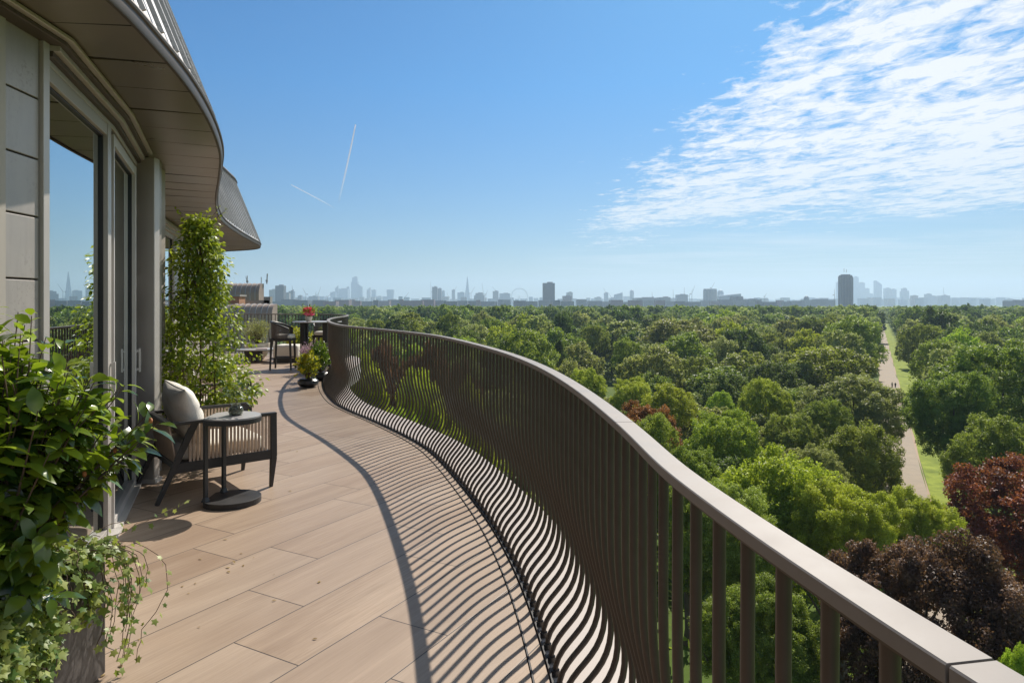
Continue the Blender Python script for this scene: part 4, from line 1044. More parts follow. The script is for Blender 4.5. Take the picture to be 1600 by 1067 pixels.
cand.sort(key=lambda q: q[2] / q[1], reverse=True)
ind, over = cand[:222], cand[222:]
KD = ['green', 'plane', 'dark', 'lime', 'green', 'plane', 'plane', 'dark']
LAB = {'green': 'mid green rounded park tree in the packed canopy', 'plane': 'pale dusty green park tree in the packed canopy', 'dark': 'dark green park tree in the packed canopy', 'lime': 'light yellow green park tree in the packed canopy'}
def hmax(Y): return 28 - 11.0 * Y / FPX        # keeps crowns below the far treeline
for X, Y, r in ind:
    k = KD[int(g_.integers(len(KD)))]; sh = ['broad', 'broad2', 'broad', 'tall', 'broad2'][int(g_.integers(5))]
    lo, hi = (11, 15.5) if Y < 140 else (12.5, 22.5) if Y < 250 else (14.5, 25)
    h = g_.uniform(lo, hi) * (.86 + .14 * min(1, r / 8))
    if Y < 170 and k == 'plane' : h *= .9
    o = bpy.data.objects.new(KN[k], single(sh)); col.objects.link(o); o.location = (X, Y, GZ); o.rotation_euler = (0, 0, g_.uniform(0, 6.28)); o.scale = (r * 2, r * 2, h)
    o.material_slots[0].link = 'OBJECT'; o.material_slots[0].material = TM[k]
    xs = 800 + FPX * X / Y; dz_ = (Vector((X, Y, 0)) - pathpt(Y, 0)).dot(pn)
    if dz_ > 0: zone = 'right of the avenue'
    elif dz_ > -.16 * Y: zone = 'left of the avenue'
    elif xs > 960: zone = 'around the giant plane tree'
    elif xs > 760: zone = 'beyond the middle of the rail'
    else: zone = 'beyond the left part of the rail'
    dist = 'nearer' if Y < 160 else ('middle distance' if Y < 255 else 'farther'); form = 'squat' if h / r < 1.9 else ('slender' if h / r > 2.8 else 'rounded')
    wd = {'green': 'mid green', 'plane': 'pale dusty green', 'dark': 'dark green', 'lime': 'yellow green'}[k]
    tag(o, f'{wd} {form} tree, {dist.replace("middle", "mid")} canopy {zone}', 'tree', f'{wd} {form} trees, {dist}, {zone}')
# ---- the wood beyond: nobody could count it
wood = [(X, Y, r) for X, Y, r in over]
cells_ = {}
def okspace(X, Y, r, f):
    ci, cj = int(X // 22), int(Y // 22)
    for i in (-1, 0, 1):
        for j in (-1, 0, 1):
            for a, b, c in cells_.get((ci + i, cj + j), ()):
                if (X - a) ** 2 + (Y - b) ** 2 < ((r + c) * f) ** 2: return False
    cells_.setdefault((ci, cj), []).append((X, Y, r)); return True
for Y0, Y1, nn in ((350, 600, 4200), (600, 1000, 5200), (1000, 1650, 4200)):
    for _ in range(nn):
        Y = math.sqrt(g_.uniform(Y0 ** 2, Y1 ** 2)); X = g_.uniform(-.84, .84) * Y; r = g_.uniform(5, 12) * (1 + .4 * (Y > 1000))
        if Y < 900 and in_path(X, Y, r): continue
        if X < -.42 * Y and Y < 500: continue
        if okspace(X, Y, r, .74): wood.append((X, Y, r))
for k in range(30):      # the two rows that flank the avenue farther on
    Y = 335 + k * 19
    for s_ in (-1, 1):
        p = pathpt(Y, -9.5 if s_ < 0 else 14.0); wood.append((p.x, p.y, 7.6))
WK = leafmat('oak_tree_leaf', (.056, .092, .024), (.300, .370, .075), .55, .36, .25, objvar=.5); Vs, Fs, Ts, Cs, nb = [], [], [], [], 0
base_cr = [crown_arrays(200 + i, 3400, .115, 'broad', 30, (.24, .38)) for i in range(4)]; base_far = [crown_arrays(300 + i, 900, .20, 'broad', 24, (.24, .38)) for i in range(4)]
for X, Y, r in wood:
    V, F, T = (base_cr if Y < 620 else base_far)[int(g_.integers(4))]; a = g_.uniform(0, 6.28); ca, sa = math.cos(a), math.sin(a)
    h = min(g_.uniform(14, 28) * (.82 + .18 * min(1, r / 9)), hmax(Y) + 3.5); ch = min(h * .85, r * 2.3)
    if Y < 350: h = g_.uniform(16, 21)
    V = np.stack([V[:, 0] * ca - V[:, 1] * sa, V[:, 0] * sa + V[:, 1] * ca, V[:, 2]], 1) * (r * 1.02, r * 1.02, ch / 2) + (X, Y, GZ + h - ch / 2 * .97)
    k = int(g_.integers(5)); Vs.append(V); Fs.append(F + nb); nb += len(V); Ts.append(T); Cs.append(np.full(len(F), k))
V, F, T, C_ = np.concatenate(Vs), np.concatenate(Fs), np.concatenate(Ts), np.concatenate(Cs)
wo = quads('woodland', V, F, [TM['green'], WK, TM['dark'], TM['plane'], TM['dark']], T, None, mi=C_)
tag(wo, 'far tree canopy merging into one mass under the skyline', 'woodland', kind='stuff')
# undergrowth on the park floor
n = 26000; Y = np.sqrt(nr.uniform(45 ** 2, 300 ** 2, n)); X = nr.uniform(-.5, .85, n) * Y
dd = (X - (PS * Y + PO)) * pn.x; keep = ((dd < -5) | (dd > 10)) & ~((Y > 120) & (Y < 240) & (np.abs(X - .1425 * Y) < 5 + .012 * Y)); X, Y = X[keep], Y[keep]; n = len(X)
Pq = np.stack([X, Y, GZ + nr.uniform(.1, 1.6, n)], 1); V, F, T = [], [], []
s_ = nr.uniform(.5, 1.2, (n, 1)); nn_ = unit(nr.normal(0, .6, (n, 3)) + (0, 0, 1)); a = unit(np.cross(nn_, nr.normal(0, 1, (n, 3)))); b = np.cross(nn_, a)
V = np.stack([Pq - a * s_ * .6, Pq - b * s_ * .4, Pq + a * s_ * .6, Pq + b * s_ * .4], 1).reshape(-1, 3)
tag(quads('undergrowth', V, np.arange(n * 4).reshape(-1, 4), TM['green'], np.repeat(nr.uniform(0, .8, n), 4)), 'low bushes and undergrowth between the trunks', 'undergrowth', kind='stuff')

# ---- people walking in the park
SKIN = mat('skin', (.45, .28, .20), .6)
def person(loc, rz, top, bottom, label, ph=1):
    me = bpy.data.meshes.new('person')
    st = .22 * ph
    J = {'pel': (0, 0, .95), 'che': (0, 0, 1.28), 'nk': (0, 0, 1.47), 'hd': (.01, 0, 1.60), 'tp': (.0, 0, 1.72), 'ls': (0, .17, 1.42), 'le': (-st * .5, .22, 1.15), 'lh': (-st * .2 + .08, .22, .90),
         'rs': (0, -.17, 1.42), 're': (st * .4, -.22, 1.15), 'rh': (st * 1.0 + .05, -.22, .92), 'lhp': (0, .10, .90), 'lk': (st * .55, .10, .50), 'lf': (st * .8, .10, .08), 'lt': (st * .8 + .16, .10, .04),
         'rhp': (0, -.10, .90), 'rk': (-st * .1, -.10, .50), 'rf': (-st * 1.1, -.10, .10), 'rt': (-st * 1.1 + .15, -.10, .04)}
    E = [('pel','che'),('che','nk'),('nk','hd'),('hd','tp'),('che','ls'),('ls','le'),('le','lh'),('che','rs'),('rs','re'),('re','rh'),('pel','lhp'),('lhp','lk'),('lk','lf'),('lf','lt'),('pel','rhp'),('rhp','rk'),('rk','rf'),('rf','rt')]
    RR = dict(pel=.14, che=.16, nk=.06, hd=.10, tp=.07, ls=.07, rs=.07, le=.045, re=.045, lh=.035, rh=.035, lhp=.10, rhp=.10, lk=.065, rk=.065, lf=.045, rf=.045, lt=.04, rt=.04)
    ks = list(J); me.from_pydata([J[k] for k in ks], [(ks.index(a_), ks.index(b_)) for a_, b_ in E], [])
    o = bpy.data.objects.new('person', me); col.objects.link(o); o.location = loc; o.rotation_euler = (0, 0, rz); me.materials.append(SKIN)
    s_ = o.modifiers.new('skin', 'SKIN'); sk = me.skin_vertices or None
    if not me.skin_vertices: me.attributes
    import bmesh
    bm = bmesh.new(); bm.from_mesh(me); lay = bm.verts.layers.skin.verify(); bm.verts.ensure_lookup_table()
    for i, k in enumerate(ks): bm.verts[i][lay].radius = (RR[k], RR[k]); bm.verts[i][lay].use_root = (k == 'pel')
    bm.to_mesh(me); bm.free(); o.modifiers.new('sub', 'SUBSURF').levels = 1
    tag(o, label, 'person', 'people walking in the park')
    MB().tube([J['pel'], J['che'], (0, 0, 1.45)], [.18, .20, .12], 10).tube([(0, .10, 1.42), J['ls'], J['le'], ((J['le'][0] + J['lh'][0]) / 2, .22, 1.02)], [.10, .09, .07, .06], 8).tube([(0, -.10, 1.42), J['rs'], J['re'], ((J['re'][0] + J['rh'][0]) / 2, -.22, 1.03)], [.10, .09, .07, .06], 8).build('shirt', top, o, smooth=True)
    MB().tube([(0, 0, 1.0), J['lhp'], J['lk'], J['lf']], [.15, .12, .085, .07], 8).tube([(0, 0, 1.0), J['rhp'], J['rk'], J['rf']], [.15, .12, .085, .07], 8).build('trousers', bottom, o, smooth=True)
    softbox(MB(), (-.012, 0, 1.665), .215, .20, .20, e=2.2, n=8).build('hair', M['bark'], o, smooth='full')
    return o
CL = {k: mat(k + '_cloth', c, .9) for k, c in dict(black=(.02, .02, .022), navy=(.03, .04, .08), white=(.6, .6, .6), grey=(.2, .2, .2), red=(.4, .05, .04)).items()}
hdg = math.atan2(1, PS)
for px_, Y_, rz_, a_, b_, lab in ((1394, 224, hdg, 'white', 'black', 'person in a pale top walking on the avenue, left of a pair'), (1399, 223, hdg, 'black', 'navy', 'person in dark clothes walking on the avenue, right of a pair'),
    (1410, 180, hdg + 1.2, 'black', 'black', 'person in black at the path crossing beside the trees'), (1423, 174, -.5, 'navy', 'black', 'person in dark clothes striding along the side path over the grass'),
    (1403.5, 152, hdg, 'grey', 'black', 'person in grey walking on the near part of the avenue'), (1376, 480, hdg, 'red', 'grey', 'person in a red top at the far end of the avenue'), (1379.5, 430, hdg, 'white', 'navy', 'person in a white top at the far end of the avenue')):
    person(((px_ - 800) / FPX * Y_, Y_, GZ + .02), rz_, CL[a_], CL[b_], lab)

# ================================================================ NEIGHBOURING ROOFS
M['lead'] = zinc('old_zinc_roof', (.40, .315, .26), .55, .2)
M['brick'] = mat('orange_brick', (.42, .22, .13), .9, var=.15, scale=6)
M['render_'] = mat('pale_render', (.55, .48, .40), .9)
def barrel(name, x0, x1, Y, ztop, zbot, rad, label):
    t_ = empty(name, ((x0 + x1) / 2, Y, GZ), label, 'roof'); o0 = Vector(((x0 + x1) / 2, Y, GZ)); hw = (x1 - x0) / 2
    prof = [(0, zbot)] + [(rad - rad * math.cos(a), ztop - rad + rad * math.sin(a)) for a in np.linspace(0, math.pi / 2, 10)] + [(rad + .2, ztop + .01)]
    mb = MB(); mb.sheet([[(-hw, y, z - GZ) for y, z in prof], [(hw, y, z - GZ) for y, z in prof]])
    for x in (-hw, hw):
        b = len(mb.v); mb.v.extend([Vector((x, y, z - GZ)) for y, z in prof] + [Vector((x, rad + .2, zbot - GZ))]); mb.face(range(b, len(mb.v)))
    mb.build('roof', M['lead'], t_, smooth=True)
    mb = MB()
    for x in np.arange(-hw, hw + .01, .26):
        for p, q in zip(prof, prof[1:]):
            dy, dz_ = q[0] - p[0], q[1] - p[1]; n = Vector((0, -dz_, dy)).normalized()
            mb.bar(Vector((x, p[0], p[1] - GZ)) + n * .015, Vector((x, q[0], q[1] - GZ)) + n * .015, .03, .035, side=(1, 0, 0))
    mb.build('roof_rib', M['ribm'], t_)
    mb = MB(); mb.box((0, .38, (zbot - GZ) / 2), (hw * 2 - .1, .6, zbot - GZ - .01)); mb.build('wall', M['brick'], t_)
    return t_
barrel('barrel_roof', -16.4, -13.35, 36, 2.48, -.6, .55, 'upper dark zinc barrel roof with raised seams behind the climber')
barrel('barrel_roof', -14.4, -10.55, 30, 1.40, -3.0, .50, 'lower paler zinc barrel roof right behind the far railing')
ck = MB(); ck.box((-12.7, 31.2, 1.0), (.75, .7, 1.5)); c_ = ck.build('chimney', M['brick'], None)
tag(c_, 'short orange brick chimney between the two zinc roofs', 'chimney'); k = MB(); k.box((-12.7, 31.2, 1.79), (.85, .8, .08)); k.build('coping', M['concrete'], c_)
sc_ = empty('rooftop_tower', (-19.4, 48, GZ), 'grey building top with scaffold frame above the upper zinc roof', 'building')
MB().box((0, 0, 14.2), (2.6, 2.4, 28.4)).build('wall', M['concrete'], sc_)
mb = MB()
for x in np.linspace(-1.3, 1.3, 6):
    for y in (-1.3, 1.3): mb.tube([(x, y, 26), (x, y, 29.3 + (.5 if x > 1 else 0))], .03, 5)
for z in (28.5, 29.1):
    for y in (-1.3, 1.3): mb.tube([(-1.3, y, z), (1.3, y, z)], .03, 5)
mb.build('scaffold', M['ribm'], sc_)
for x, z, l, lab in ((-13.25, 2.48, .55, 'slim rooftop mast at the right end of the upper zinc roof'), (-14.3, 2.48, .42, 'thin leaning aerial on the upper zinc roof')):
    o = MB().tube([(x, 36.9, z), (x + (.03 if l > .5 else -.08), 36.9, z + l)], .035 if l > .5 else .018, 6).box((x, 36.9, z + l * .3), (.10, .08, .1)).build('aerial', M['ribm'], None); tag(o, lab, 'aerial')
vb = MB(); vb.box((-12.2, 32.2, 1.46), (1.6, .3, .25)); vb.box((-11.5, 32.2, 1.6), (.3, .3, .3)); tag(vb.build('roof_vent', M['concrete'], None), 'grey louvred roof vent between the two zinc roofs', 'vent')

# ================================================================ SKYLINE
def facade(name, wall, win, sx=.3, sz=.28, rough=.6):
    m, t, p, o = newmat(name); v = t.add('ShaderNodeTexCoord').outputs['Object']; x, y, z = t.sep(v)
    h_ = t.math('ADD', x, y); a = t.math('FRACT', t.math('MULTIPLY', h_, sx)); b = t.math('FRACT', t.math('MULTIPLY', z, sz))
    f = t.math('MULTIPLY', t.math('GREATER_THAN', a, .3), t.math('GREATER_THAN', b, .38))
    t.put(t.mix(f, wall, win), p.inputs['Base Color']); t.put(t.ramp(f, 0, 1, .8, .25), p.inputs['Roughness']); return m
FC = {'dark': facade('dark_concrete_facade', (.10, .095, .09), (.03, .034, .04)), 'mid': facade('grey_facade', (.24, .235, .23), (.08, .09, .11)),
      'pale': facade('pale_stone_facade', (.46, .43, .40), (.14, .16, .19)), 'glass': facade('glass_curtain_wall', (.20, .26, .32), (.13, .19, .26), .15, .25), 'brick': facade('brick_facade', (.26, .13, .10), (.08, .07, .08))}
RF = mat('flat_roof_felt', (.18, .17, .17), .9)
def block(x0, x1, yt, D, m, label, cat='tower', group=None, depth=None, name='tower_block', plant=True, top=None, setback=None):
    D *= 1000; X0, X1 = (x0 - 800) / FPX * D, (x1 - 800) / FPX * D; Z = EYE + (HY - yt) / FPX * D; h = Z - GZ; w_ = X1 - X0; d_ = depth or w_ * .9
    t_ = empty(name, ((X0 + X1) / 2, D, GZ), label, cat, group)
    if top == 'flare':
        mb = MB(); rows = []
        for z, s_ in ((0, .80), (h * .4, .84), (h * .8, 1.0), (h * .96, 1.03), (h, .97)): rows.append([(-w_/2*s_, -d_/2*s_, z), (w_/2*s_, -d_/2*s_, z), (w_/2*s_, d_/2*s_, z), (-w_/2*s_, d_/2*s_, z), (-w_/2*s_, -d_/2*s_, z)])
        mb.sheet(rows); mb.face([len(mb.v) - 5 + i for i in range(4)]); mb.build('tower', FC[m], t_)
    elif top == 'spire':
        mb = MB(); mb.sheet([[(-w_/2, -d_/2, 0), (w_/2, -d_/2, 0), (w_/2, d_/2, 0), (-w_/2, d_/2, 0), (-w_/2, -d_/2, 0)], [(-w_*.03, -w_*.03, h), (w_*.05, -w_*.03, h * .985), (w_*.05, w_*.03, h * .97), (-w_*.03, w_*.03, h * .99), (-w_*.03, -w_*.03, h)]])
        mb.build('tower', FC[m], t_)
        k = MB()
        for s_ in (-1, 1): k.bar((s_ * w_ * .2, -d_ * .51, 0), (s_ * w_ * .012, -w_ * .04, h * 1.0), w_ * .05, w_ * .03, side=(1, 0, 0))
        k.build('fin', FC['pale'], t_)
    elif top == 'slope' or top == 'slopel':
        mb = MB(); a, b = (1, .84) if top == 'slopel' else (.84, 1)
        b_ = len(mb.v); mb.v += [Vector(q) for q in ((-w_/2, -d_/2, 0), (w_/2, -d_/2, 0), (w_/2, d_/2, 0), (-w_/2, d_/2, 0), (-w_/2, -d_/2, h*a), (w_/2, -d_/2, h*b), (w_/2, d_/2, h*b), (-w_/2, d_/2, h*a))]
        for f in ((0,3,2,1),(4,5,6,7),(0,1,5,4),(1,2,6,5),(2,3,7,6),(3,0,4,7)): mb.face(f)
        mb.build('tower', FC[m], t_)
    elif top == 'drum':
        MB().lathe([(w_/2, 0), (w_/2, h * .9), (w_/2 * .96, h * .93), (w_/2 * .96, h)], n=28).build('tower', FC[m], t_)
    elif top == 'dome':
        MB().lathe([(w_/2, 0), (w_/2, h - w_ * .5)] + [(w_/2 * math.cos(a), h - w_ * .5 + w_ * .5 * math.sin(a)) for a in np.linspace(.2, 1.5, 6)] + [(0, h)], n=20).build('tower', FC[m], t_, smooth=True)
    else:
        mb = MB(); mb.box((0, 0, h / 2 - (.0 if not setback else h * setback / 2)), (w_, d_, h * (1 - (setback or 0)))); mb.build('tower', FC[m], t_)
        if setback: MB().box((0, 0, h * (1 - setback / 2)), (w_ * .72, d_ * .72, h * setback - .1)).build('upper_storeys', FC[m], t_)
    if plant and top is None: MB().box((w_ * .1, 0, h + h * .012 + 1), (w_ * .45, d_ * .5, h * .024 + 1.9)).build('roof_plant', RF, t_)
    return t_
SKY = [
 (422,432.5,453,3.4,'pale','pale slab at the far left of the skyline behind the zinc roofs'), (432,445,446.5,2.7,'dark','dark squarish block, first tall one right of the zinc roofs'),
 (445,453,458,3.2,'pale','low pale block right of the dark squarish one'), (452,460,455,3.3,'glass','narrow block on the right end of the low pale one'),
 (466,472,462,4.0,'mid','small stub tower right of the left cluster'), (484,498,463,4.5,'mid','low wide block left of the tallest glass cluster'),
 (517,525,456.5,6.6,'glass','left shoulder of the tallest glass cluster'), (524,528.5,446,6.8,'glass','thin pointed tower left of the tallest glass tower','slope'),
 (527,545,451.5,6.9,'glass','wide glass slab left of the tallest glass tower'), (541.5,545.5,448.5,7.1,'glass','narrow tower on the right end of the wide glass slab'),
 (549.5,560,433.5,7.2,'glass','tallest glass tower in the left half of the skyline','set'), (559,566.5,443,7.0,'glass','sloping glass tower leaning against the tallest one','slopel'),
 (573.5,579,449,6.9,'pale','slim tower right of the tallest cluster','slope'), (581,587.5,453,7.0,'glass','small slab right of the slim tower'),
 (588,597,463,6.5,'pale','low pale block left of the top heavy tower'), (605,615.5,452.5,6.7,'glass','top heavy tower that widens upward','flare'),
 (675.5,683.5,448.5,3.9,'dark','taller of two dark twin blocks'), (683,690,451,4.1,'dark','shorter right hand one of two dark twin blocks'), (690,695,454.5,5.4,'glass','pale narrow block behind the dark twins'),
 (706,711,453,5.5,'mid','narrow tower left of the needle tower'), (715,726,457,5.6,'glass','wide low glass block left of the needle tower'), (725,735.5,432,6.8,'glass','needle shaped glass tower tapering to a point','spire'),
 (741,757,458,4.2,'mid','grey stepped block right of the needle tower','set'), (770,779,455,4.6,'mid','grey tower left of the giant wheel'), (780.5,797,458.5,4.8,'glass','wide pale block directly left of the giant wheel'),
 (848,866.5,442.5,2.5,'dark','dark upright slab tower standing alone right of the giant wheel','flat'), (885,894.5,457,4.0,'pale','bright pale block behind the low brown one'), (879,893,462.5,3.0,'brick','low brown block in front of the bright pale one'),
 (929,939,464.5,4.8,'pale','small pale block left of the slim spired tower'), (944,950,457.5,5.0,'glass','slim tower with a small spire'), (953,960,465.5,4.8,'glass','low glass block between two towers'),
 (960,972,457,4.8,'glass','twin slab with a slanted peak','slope'), (984,990.5,453,5.1,'pale','bright narrow tower with rounded top','dome'), (991,1026,465.5,3.1,'mid','long low grey block right of the round topped tower'),
 (1031,1046,464.5,3.0,'mid','squat grey block right of the long low one'), (1057,1073,460.5,3.4,'mid','mid height block with cranes beside it'), (1099,1120,451.5,3.2,'mid','large round drum building under a crane','drum'),
 (1121,1130.5,453,4.6,'glass','pale block touching the drum building','dome'), (1120,1153,459,3.4,'glass','pale glass roof sloping up to the right','slope'), (1140,1161,463,2.5,'dark','dark rounded low block right of the sloping glass roof','drum'),
 (1162,1186,468,2.5,'dark','low frame like building right of the dark rounded block'), (1256,1264,462.5,2.8,'dark','dark cylindrical building left of the tallest dark tower','dome'), (1258,1297,468.5,2.5,'mid','long low block under the cylindrical building'),
 (1307,1312,441,7.6,'glass','blue tower peeping out left of the tallest dark tower'), (1332,1340,433,7.4,'glass','tallest blue tower behind the dark one'), (1340,1349.5,442,7.5,'glass','second blue tower right of the dark one'),
 (1349.5,1357,451,7.5,'glass','third blue tower in the descending row'), (1357,1363,459,7.5,'glass','fourth and lower blue tower in the descending row'), (1363,1366.5,463,7.5,'glass','lowest blue tower ending the descending row'),
 (1367,1376,438.5,6.9,'glass','tall slim blue tower with slanted top standing apart','slopel'), (1382,1390,450.5,6.6,'glass','left one of a pair of equal blue towers'), (1391.5,1399,452,6.6,'glass','right one of a pair of equal blue towers'),
 (1408,1417,451,6.2,'glass','blue tower with stepped right side','set'), (1417,1420,455,6.3,'glass','thin blue tower stuck to the stepped one'), (1424,1432.5,462,4.6,'brick','squat brownish block right of the blue towers'),
 (1433,1446,465.5,5.0,'glass','low pale block right of the brownish one'), (1446,1454,459.5,5.4,'glass','taller half of a stepped pale pair'), (1454,1462,462.5,5.4,'glass','shorter half of a stepped pale pair'), (1468,1481,462,5.0,'mid','blocky tower with a crane at right'),
 (1496,1514,465.5,5.5,'glass','wide low block far right'), (1515,1529,466.5,6.0,'glass','low pale block in the far right haze'), (1535,1545,466,6.0,'glass','small block in the far right haze'), (1572,1583,467.5,4.6,'mid','grey low block near the right edge'), (1576,1606,470,2.2,'dark','dark roofline at the right edge of the skyline'),
]
for b in SKY:
    tp = b[6] if len(b) > 6 else None
    block(*b[:5], label=b[5], top=None if tp in ('set', 'flat') else tp, setback=.16 if tp == 'set' else None)
# tallest dark tower: ribbed shaft, notched crown, narrower cap, two masts
D = 1900.; X0, X1 = (1311 - 800) / FPX * D, (1331 - 800) / FPX * D; w_ = X1 - X0; zt = EYE + (HY - 432) / FPX * D - GZ
TT = empty('tower', ((X0 + X1) / 2, D, GZ), 'tallest dark concrete tower with notched crown and two masts at right', 'tower')
MB().box((0, 0, zt / 2), (w_ * .94, w_ * .45, zt)).build('shaft', FC['dark'], TT)
mb = MB()
for i in range(9): mb.box(((i - 4) / 4 * w_ * .47, -w_ * .235, zt * .48), (w_ * .035, w_ * .05, zt * .96))
mb.build('fin', mat('tower_concrete', (.17, .165, .16), .9), TT)
MB().box((0, 0, zt + 1.6), (w_ * .84, w_ * .42, 3.2)).box((0, 0, zt + 4.4), (w_ * .60, w_ * .35, 2.4)).build('crown', FC['dark'], TT)
MB().tube([(-4, 0, zt + 11), (-4, 0, zt + 22)], .5, 6).build('mast', M['black'], TT); MB().tube([(2.5, 0, zt + 11), (2.5, 0, zt + 20)], .5, 6).build('mast', M['black'], TT)
# giant wheel
D = 4600.; cx = (811.5 - 800) / FPX * D; rr = 12.6 / FPX * D; cz = EYE + (HY - 463.5) / FPX * D
WH = empty('observation_wheel', (cx, D, GZ), 'giant spoked observation wheel rising over the treeline', 'ferris wheel'); wm = mat('white_steel', (.62, .64, .66), .5); cz -= GZ
MB().tube([(rr * math.cos(a), 0, cz + rr * math.sin(a)) for a in np.linspace(0, 2 * math.pi, 49)], 1.5, 6, cap=False).build('rim', wm, WH)
mb = MB()
for a in np.linspace(0, 2 * math.pi, 33)[:-1]: mb.tube([(0, 0, cz), (rr * math.cos(a), 0, cz + rr * math.sin(a))], .10, 4)
mb.build('spokes', wm, WH)
for a in np.linspace(0, 2 * math.pi, 33)[:-1]: softbox(MB(), ((rr + 3.2) * math.cos(a), 0, cz + (rr + 3.2) * math.sin(a)), 4.4, 3.4, 3.0, e=2, n=5).build('capsule', wm, WH)
for s_ in (-1, 1): MB().tube([(0, 6, cz), (s_ * 22, 26, 0)], 1.3, 6).build('leg', wm, WH)
# tower cranes: mast, inclined jib, counter jib
def crane(x, yt, D, jl, ja, label, dy=8):
    D *= 1000; X = (x - 800) / FPX * D; zt = EYE + (HY - yt) / FPX * D - GZ; s_ = D / FPX
    t_ = empty('tower_crane', (X, D, GZ), label, 'crane', 'cranes over the skyline'); r_ = .34 * s_
    L_ = jl * s_; dz_ = L_ * math.sin(R(ja)); dx_ = L_ * math.cos(R(ja)); hz = zt - max(dz_, 0)
    MB().tube([(0, 0, 0), (0, 0, hz)], r_, 4).build('mast', CM_, t_); MB().tube([(0, 0, hz), (dx_, 0, hz + dz_)], [r_, r_ * .5], 4).build('jib', CM_, t_)
    MB().tube([(0, 0, hz), (-math.copysign(L_ * .22, dx_), 0, hz + r_)], r_ * 1.1, 4).box((-math.copysign(L_ * .22, dx_), 0, hz - r_), (r_ * 3, r_ * 2, r_ * 3)).build('counter_jib', CM_, t_)
CM_ = mat('crane_steel', (.09, .085, .085), .7)
for a in ((457,446,3.0,7,95,'crane standing over the left cluster'),(478,450,3.4,11,118,'crane leaning left between the left cluster and the stub tower'),(492,455,3.6,8,75,'small crane leaning right near the low wide block'),(497,448,3.8,13,70,'longer crane leaning right near the low wide block'),
    (512,457,3.4,11,35,'crane with low jib left of the tallest glass cluster'),(630,457,3.5,14,52,'lone crane leaning right in the gap before the dark twins'),(673.5,440,4.0,16,92,'upright crane by the dark twins'),(701,457,5.0,8,110,'crane left of the needle tower'),(709,448,5.0,9,60,'crane over the narrow tower'),
    (736,448,4.4,12,60,'crane right of the needle tower'),(755.5,442,4.2,18,98,'tall crane right of the stepped block'),(759,453,4.2,9,70,'short crane beside the tall one'),(775,448,4.6,9,130,'crane above the tower left of the wheel'),
    (946.5,450,5.0,8,115,'crane over the slim spired tower'),(955,457,5.0,9,118,'crane leaning left beside the twin slab'),(1019,456,3.5,8,91,'thin upright crane over the long low block'),(1052,452,3.4,16,91,'thin upright crane before the cranes cluster'),(1069,449,3.6,11,88,'upright crane over the mid height block'),
    (1077,452,3.6,12,62,'crane leaning right in the cranes cluster'),(1081,446,3.5,14,70,'tallest crane in the cranes cluster'),(1112,441,3.2,10,62,'crane on top of the drum building'),(1304,451,2.4,10,88,'pale crane left of the tallest dark tower'),(1475,449,5.0,12,95,'faint crane over the blocky tower at right'),(1195,458,3.4,6,60,'faint crane left of the cylindrical building')):
    crane(*a[:5], label=a[5])
# low rooftops in front of the towers
def lowrow(x0, x1, yr, Dr, wr, ms, label, grp, step):
    x = x0
    while x < x1:
        wd = g_.uniform(*wr); D = g_.uniform(*Dr); m = ms[int(g_.integers(len(ms)))]; y = g_.uniform(*yr)
        block(x, x + wd, y, D, m, label, 'building', grp, name='office_block', plant=False); o = None; x += wd * g_.uniform(.75, 1.0) * step
lowrow(425, 760, (467.6, 471), (1.9, 2.6), (4, 24), ['brick', 'brick', 'mid', 'dark'], 'low brownish rooftop peeping over the trees in the left half of the skyline', 'low rooftops, left half', 1.0)
lowrow(760, 1250, (467.8, 472), (1.9, 2.6), (4, 24), ['brick', 'mid', 'mid', 'dark'], 'low greyish rooftop peeping over the trees in the middle of the skyline', 'low rooftops, middle', 1.25)
lowrow(440, 1200, (463, 468), (4.0, 7.0), (5, 13), ['glass', 'pale', 'mid'], 'low hazy block in the city beyond the left and middle treeline', 'hazy low blocks, left and middle', 1.5)
lowrow(1190, 1610, (464.5, 469.5), (4.0, 8.0), (5, 13), ['glass', 'pale', 'glass'], 'low hazy block in the city beyond the right treeline', 'hazy low blocks, right', 1.2)
# far hills
def ridge(Y, x0, x1, f, name):
    xs = np.linspace(x0, x1, 60); mb = MB(); hz = [max(3, f(x)) for x in xs]
    mb.sheet([[((x - 800) / FPX * Y, Y - 600, GZ) for x in xs], [((x - 800) / FPX * Y, Y, EYE + h_ / FPX * Y) for x, h_ in zip(xs, hz)], [((x - 800) / FPX * Y, Y + 500, GZ) for x in xs]])
    tag(mb.build(name, M['hill'], fix=False, smooth='full'), kind='structure', label='low hazy hills on the horizon')
M['hill'] = mat('wooded_hill', (.08, .11, .05), .9)
ridge(10500, -100, 1900, lambda x: 3.2 + 1.2 * math.sin(x * .011) + np.interp(x, [900, 1350, 1500, 1700], [0, 1, 5.5, 6.5]) + .5 * math.sin(x * .05), 'hills')

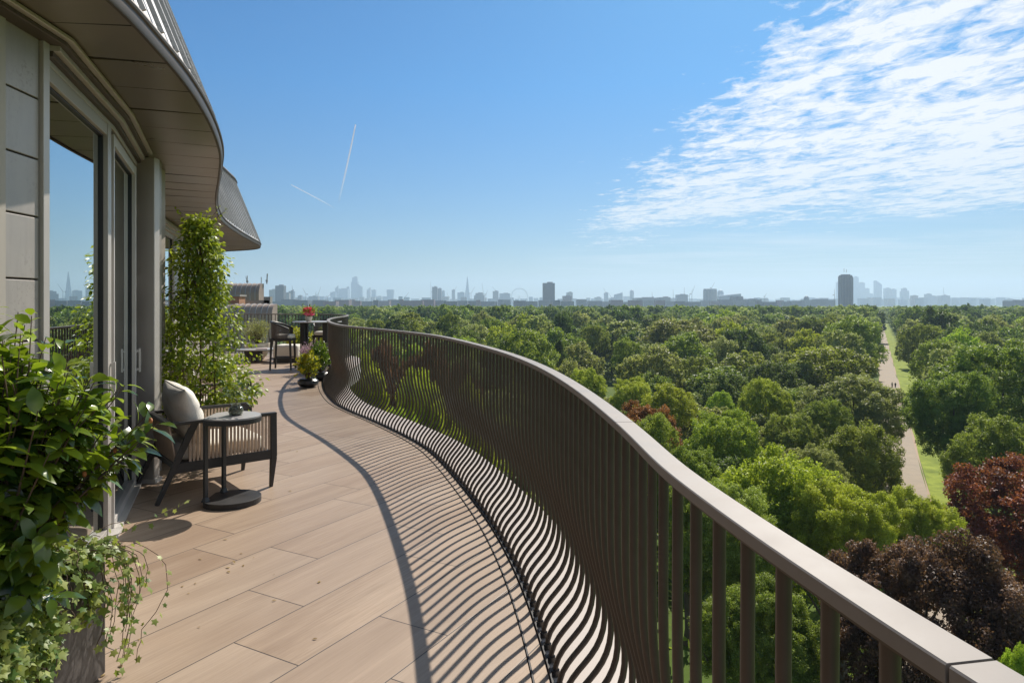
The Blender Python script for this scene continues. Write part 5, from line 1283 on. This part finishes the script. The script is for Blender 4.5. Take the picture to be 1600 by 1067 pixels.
# contrails: long thin cones of ice cloud, high up and far beyond the city
def trail(p0, p1, Y, r0, r1, label, a0, a1):
    m, t, p, o = newmat('contrail_ice'); g = t.sep(t.add('ShaderNodeTexCoord').outputs['Generated'])[2]
    p.inputs['Base Color'].default_value = (.95, .95, .95, 1); p.inputs['Roughness'].default_value = 1
    n = t.noise(t.add('ShaderNodeTexCoord').outputs['Generated'], 9, 4)
    e = t.add('ShaderNodeBsdfTranslucent'); e.inputs[0].default_value = (.95, .95, .95, 1); mx0 = t.add('ShaderNodeMixShader'); mx0.inputs[0].default_value = .5
    t.link(p.outputs[0], mx0.inputs[1]); t.link(e.outputs[0], mx0.inputs[2])
    tr = t.add('ShaderNodeBsdfTransparent'); mx = t.add('ShaderNodeMixShader'); t.put(t.math('MULTIPLY', t.ramp(g, 0, 1, a0, a1), t.ramp(n, .3, .7, .75, 1.1)), mx.inputs[0])
    t.link(tr.outputs[0], mx.inputs[1]); t.link(mx0.outputs[0], mx.inputs[2]); t.link(mx.outputs[0], o.inputs[0])
    pts = [at(*q, Y) for q in (p0, ((p0[0] + p1[0]) / 2 + 1.5, (p0[1] + p1[1]) / 2), p1)]
    c = [pts[0] * (1 - f) ** 2 + pts[1] * 2 * f * (1 - f) + pts[2] * f * f for f in np.linspace(0, 1, 14)]
    tag(MB().tube(c, [r0 + (r1 - r0) * i / 13 for i in range(14)], 10).build('contrail', m, None, smooth='full', fix=False), label, 'contrail')
trail((555.5, 195), (527, 325), 34000, 30, 55, 'brighter steep contrail high in the left sky', -.05, 1.0)
trail((455, 289), (524, 326), 34000, 16, 34, 'fainter slanting contrail left of the steep one', .0, .75)

# ================================================================ HAZE
hz = MB(); hz.span(-9600, 9600, -450, 11600, GZ - 1, 345)
HZ = hz.build('haze', [], None); hm = bpy.data.materials.new('haze'); hm.use_nodes = True; t = NT(hm.node_tree)
o = t.add('ShaderNodeOutputMaterial'); v = t.add('ShaderNodeVolumePrincipled'); t.link(v.outputs[0], o.inputs['Volume'])
v.inputs['Color'].default_value = (.60, .78, 1.0, 1); v.inputs['Density'].default_value = HAZE = 1.4e-4; v.inputs['Anisotropy'].default_value = .35
HZ.data.materials.append(hm); tag(HZ, 'thin blue summer haze over the city', 'haze', kind='stuff')
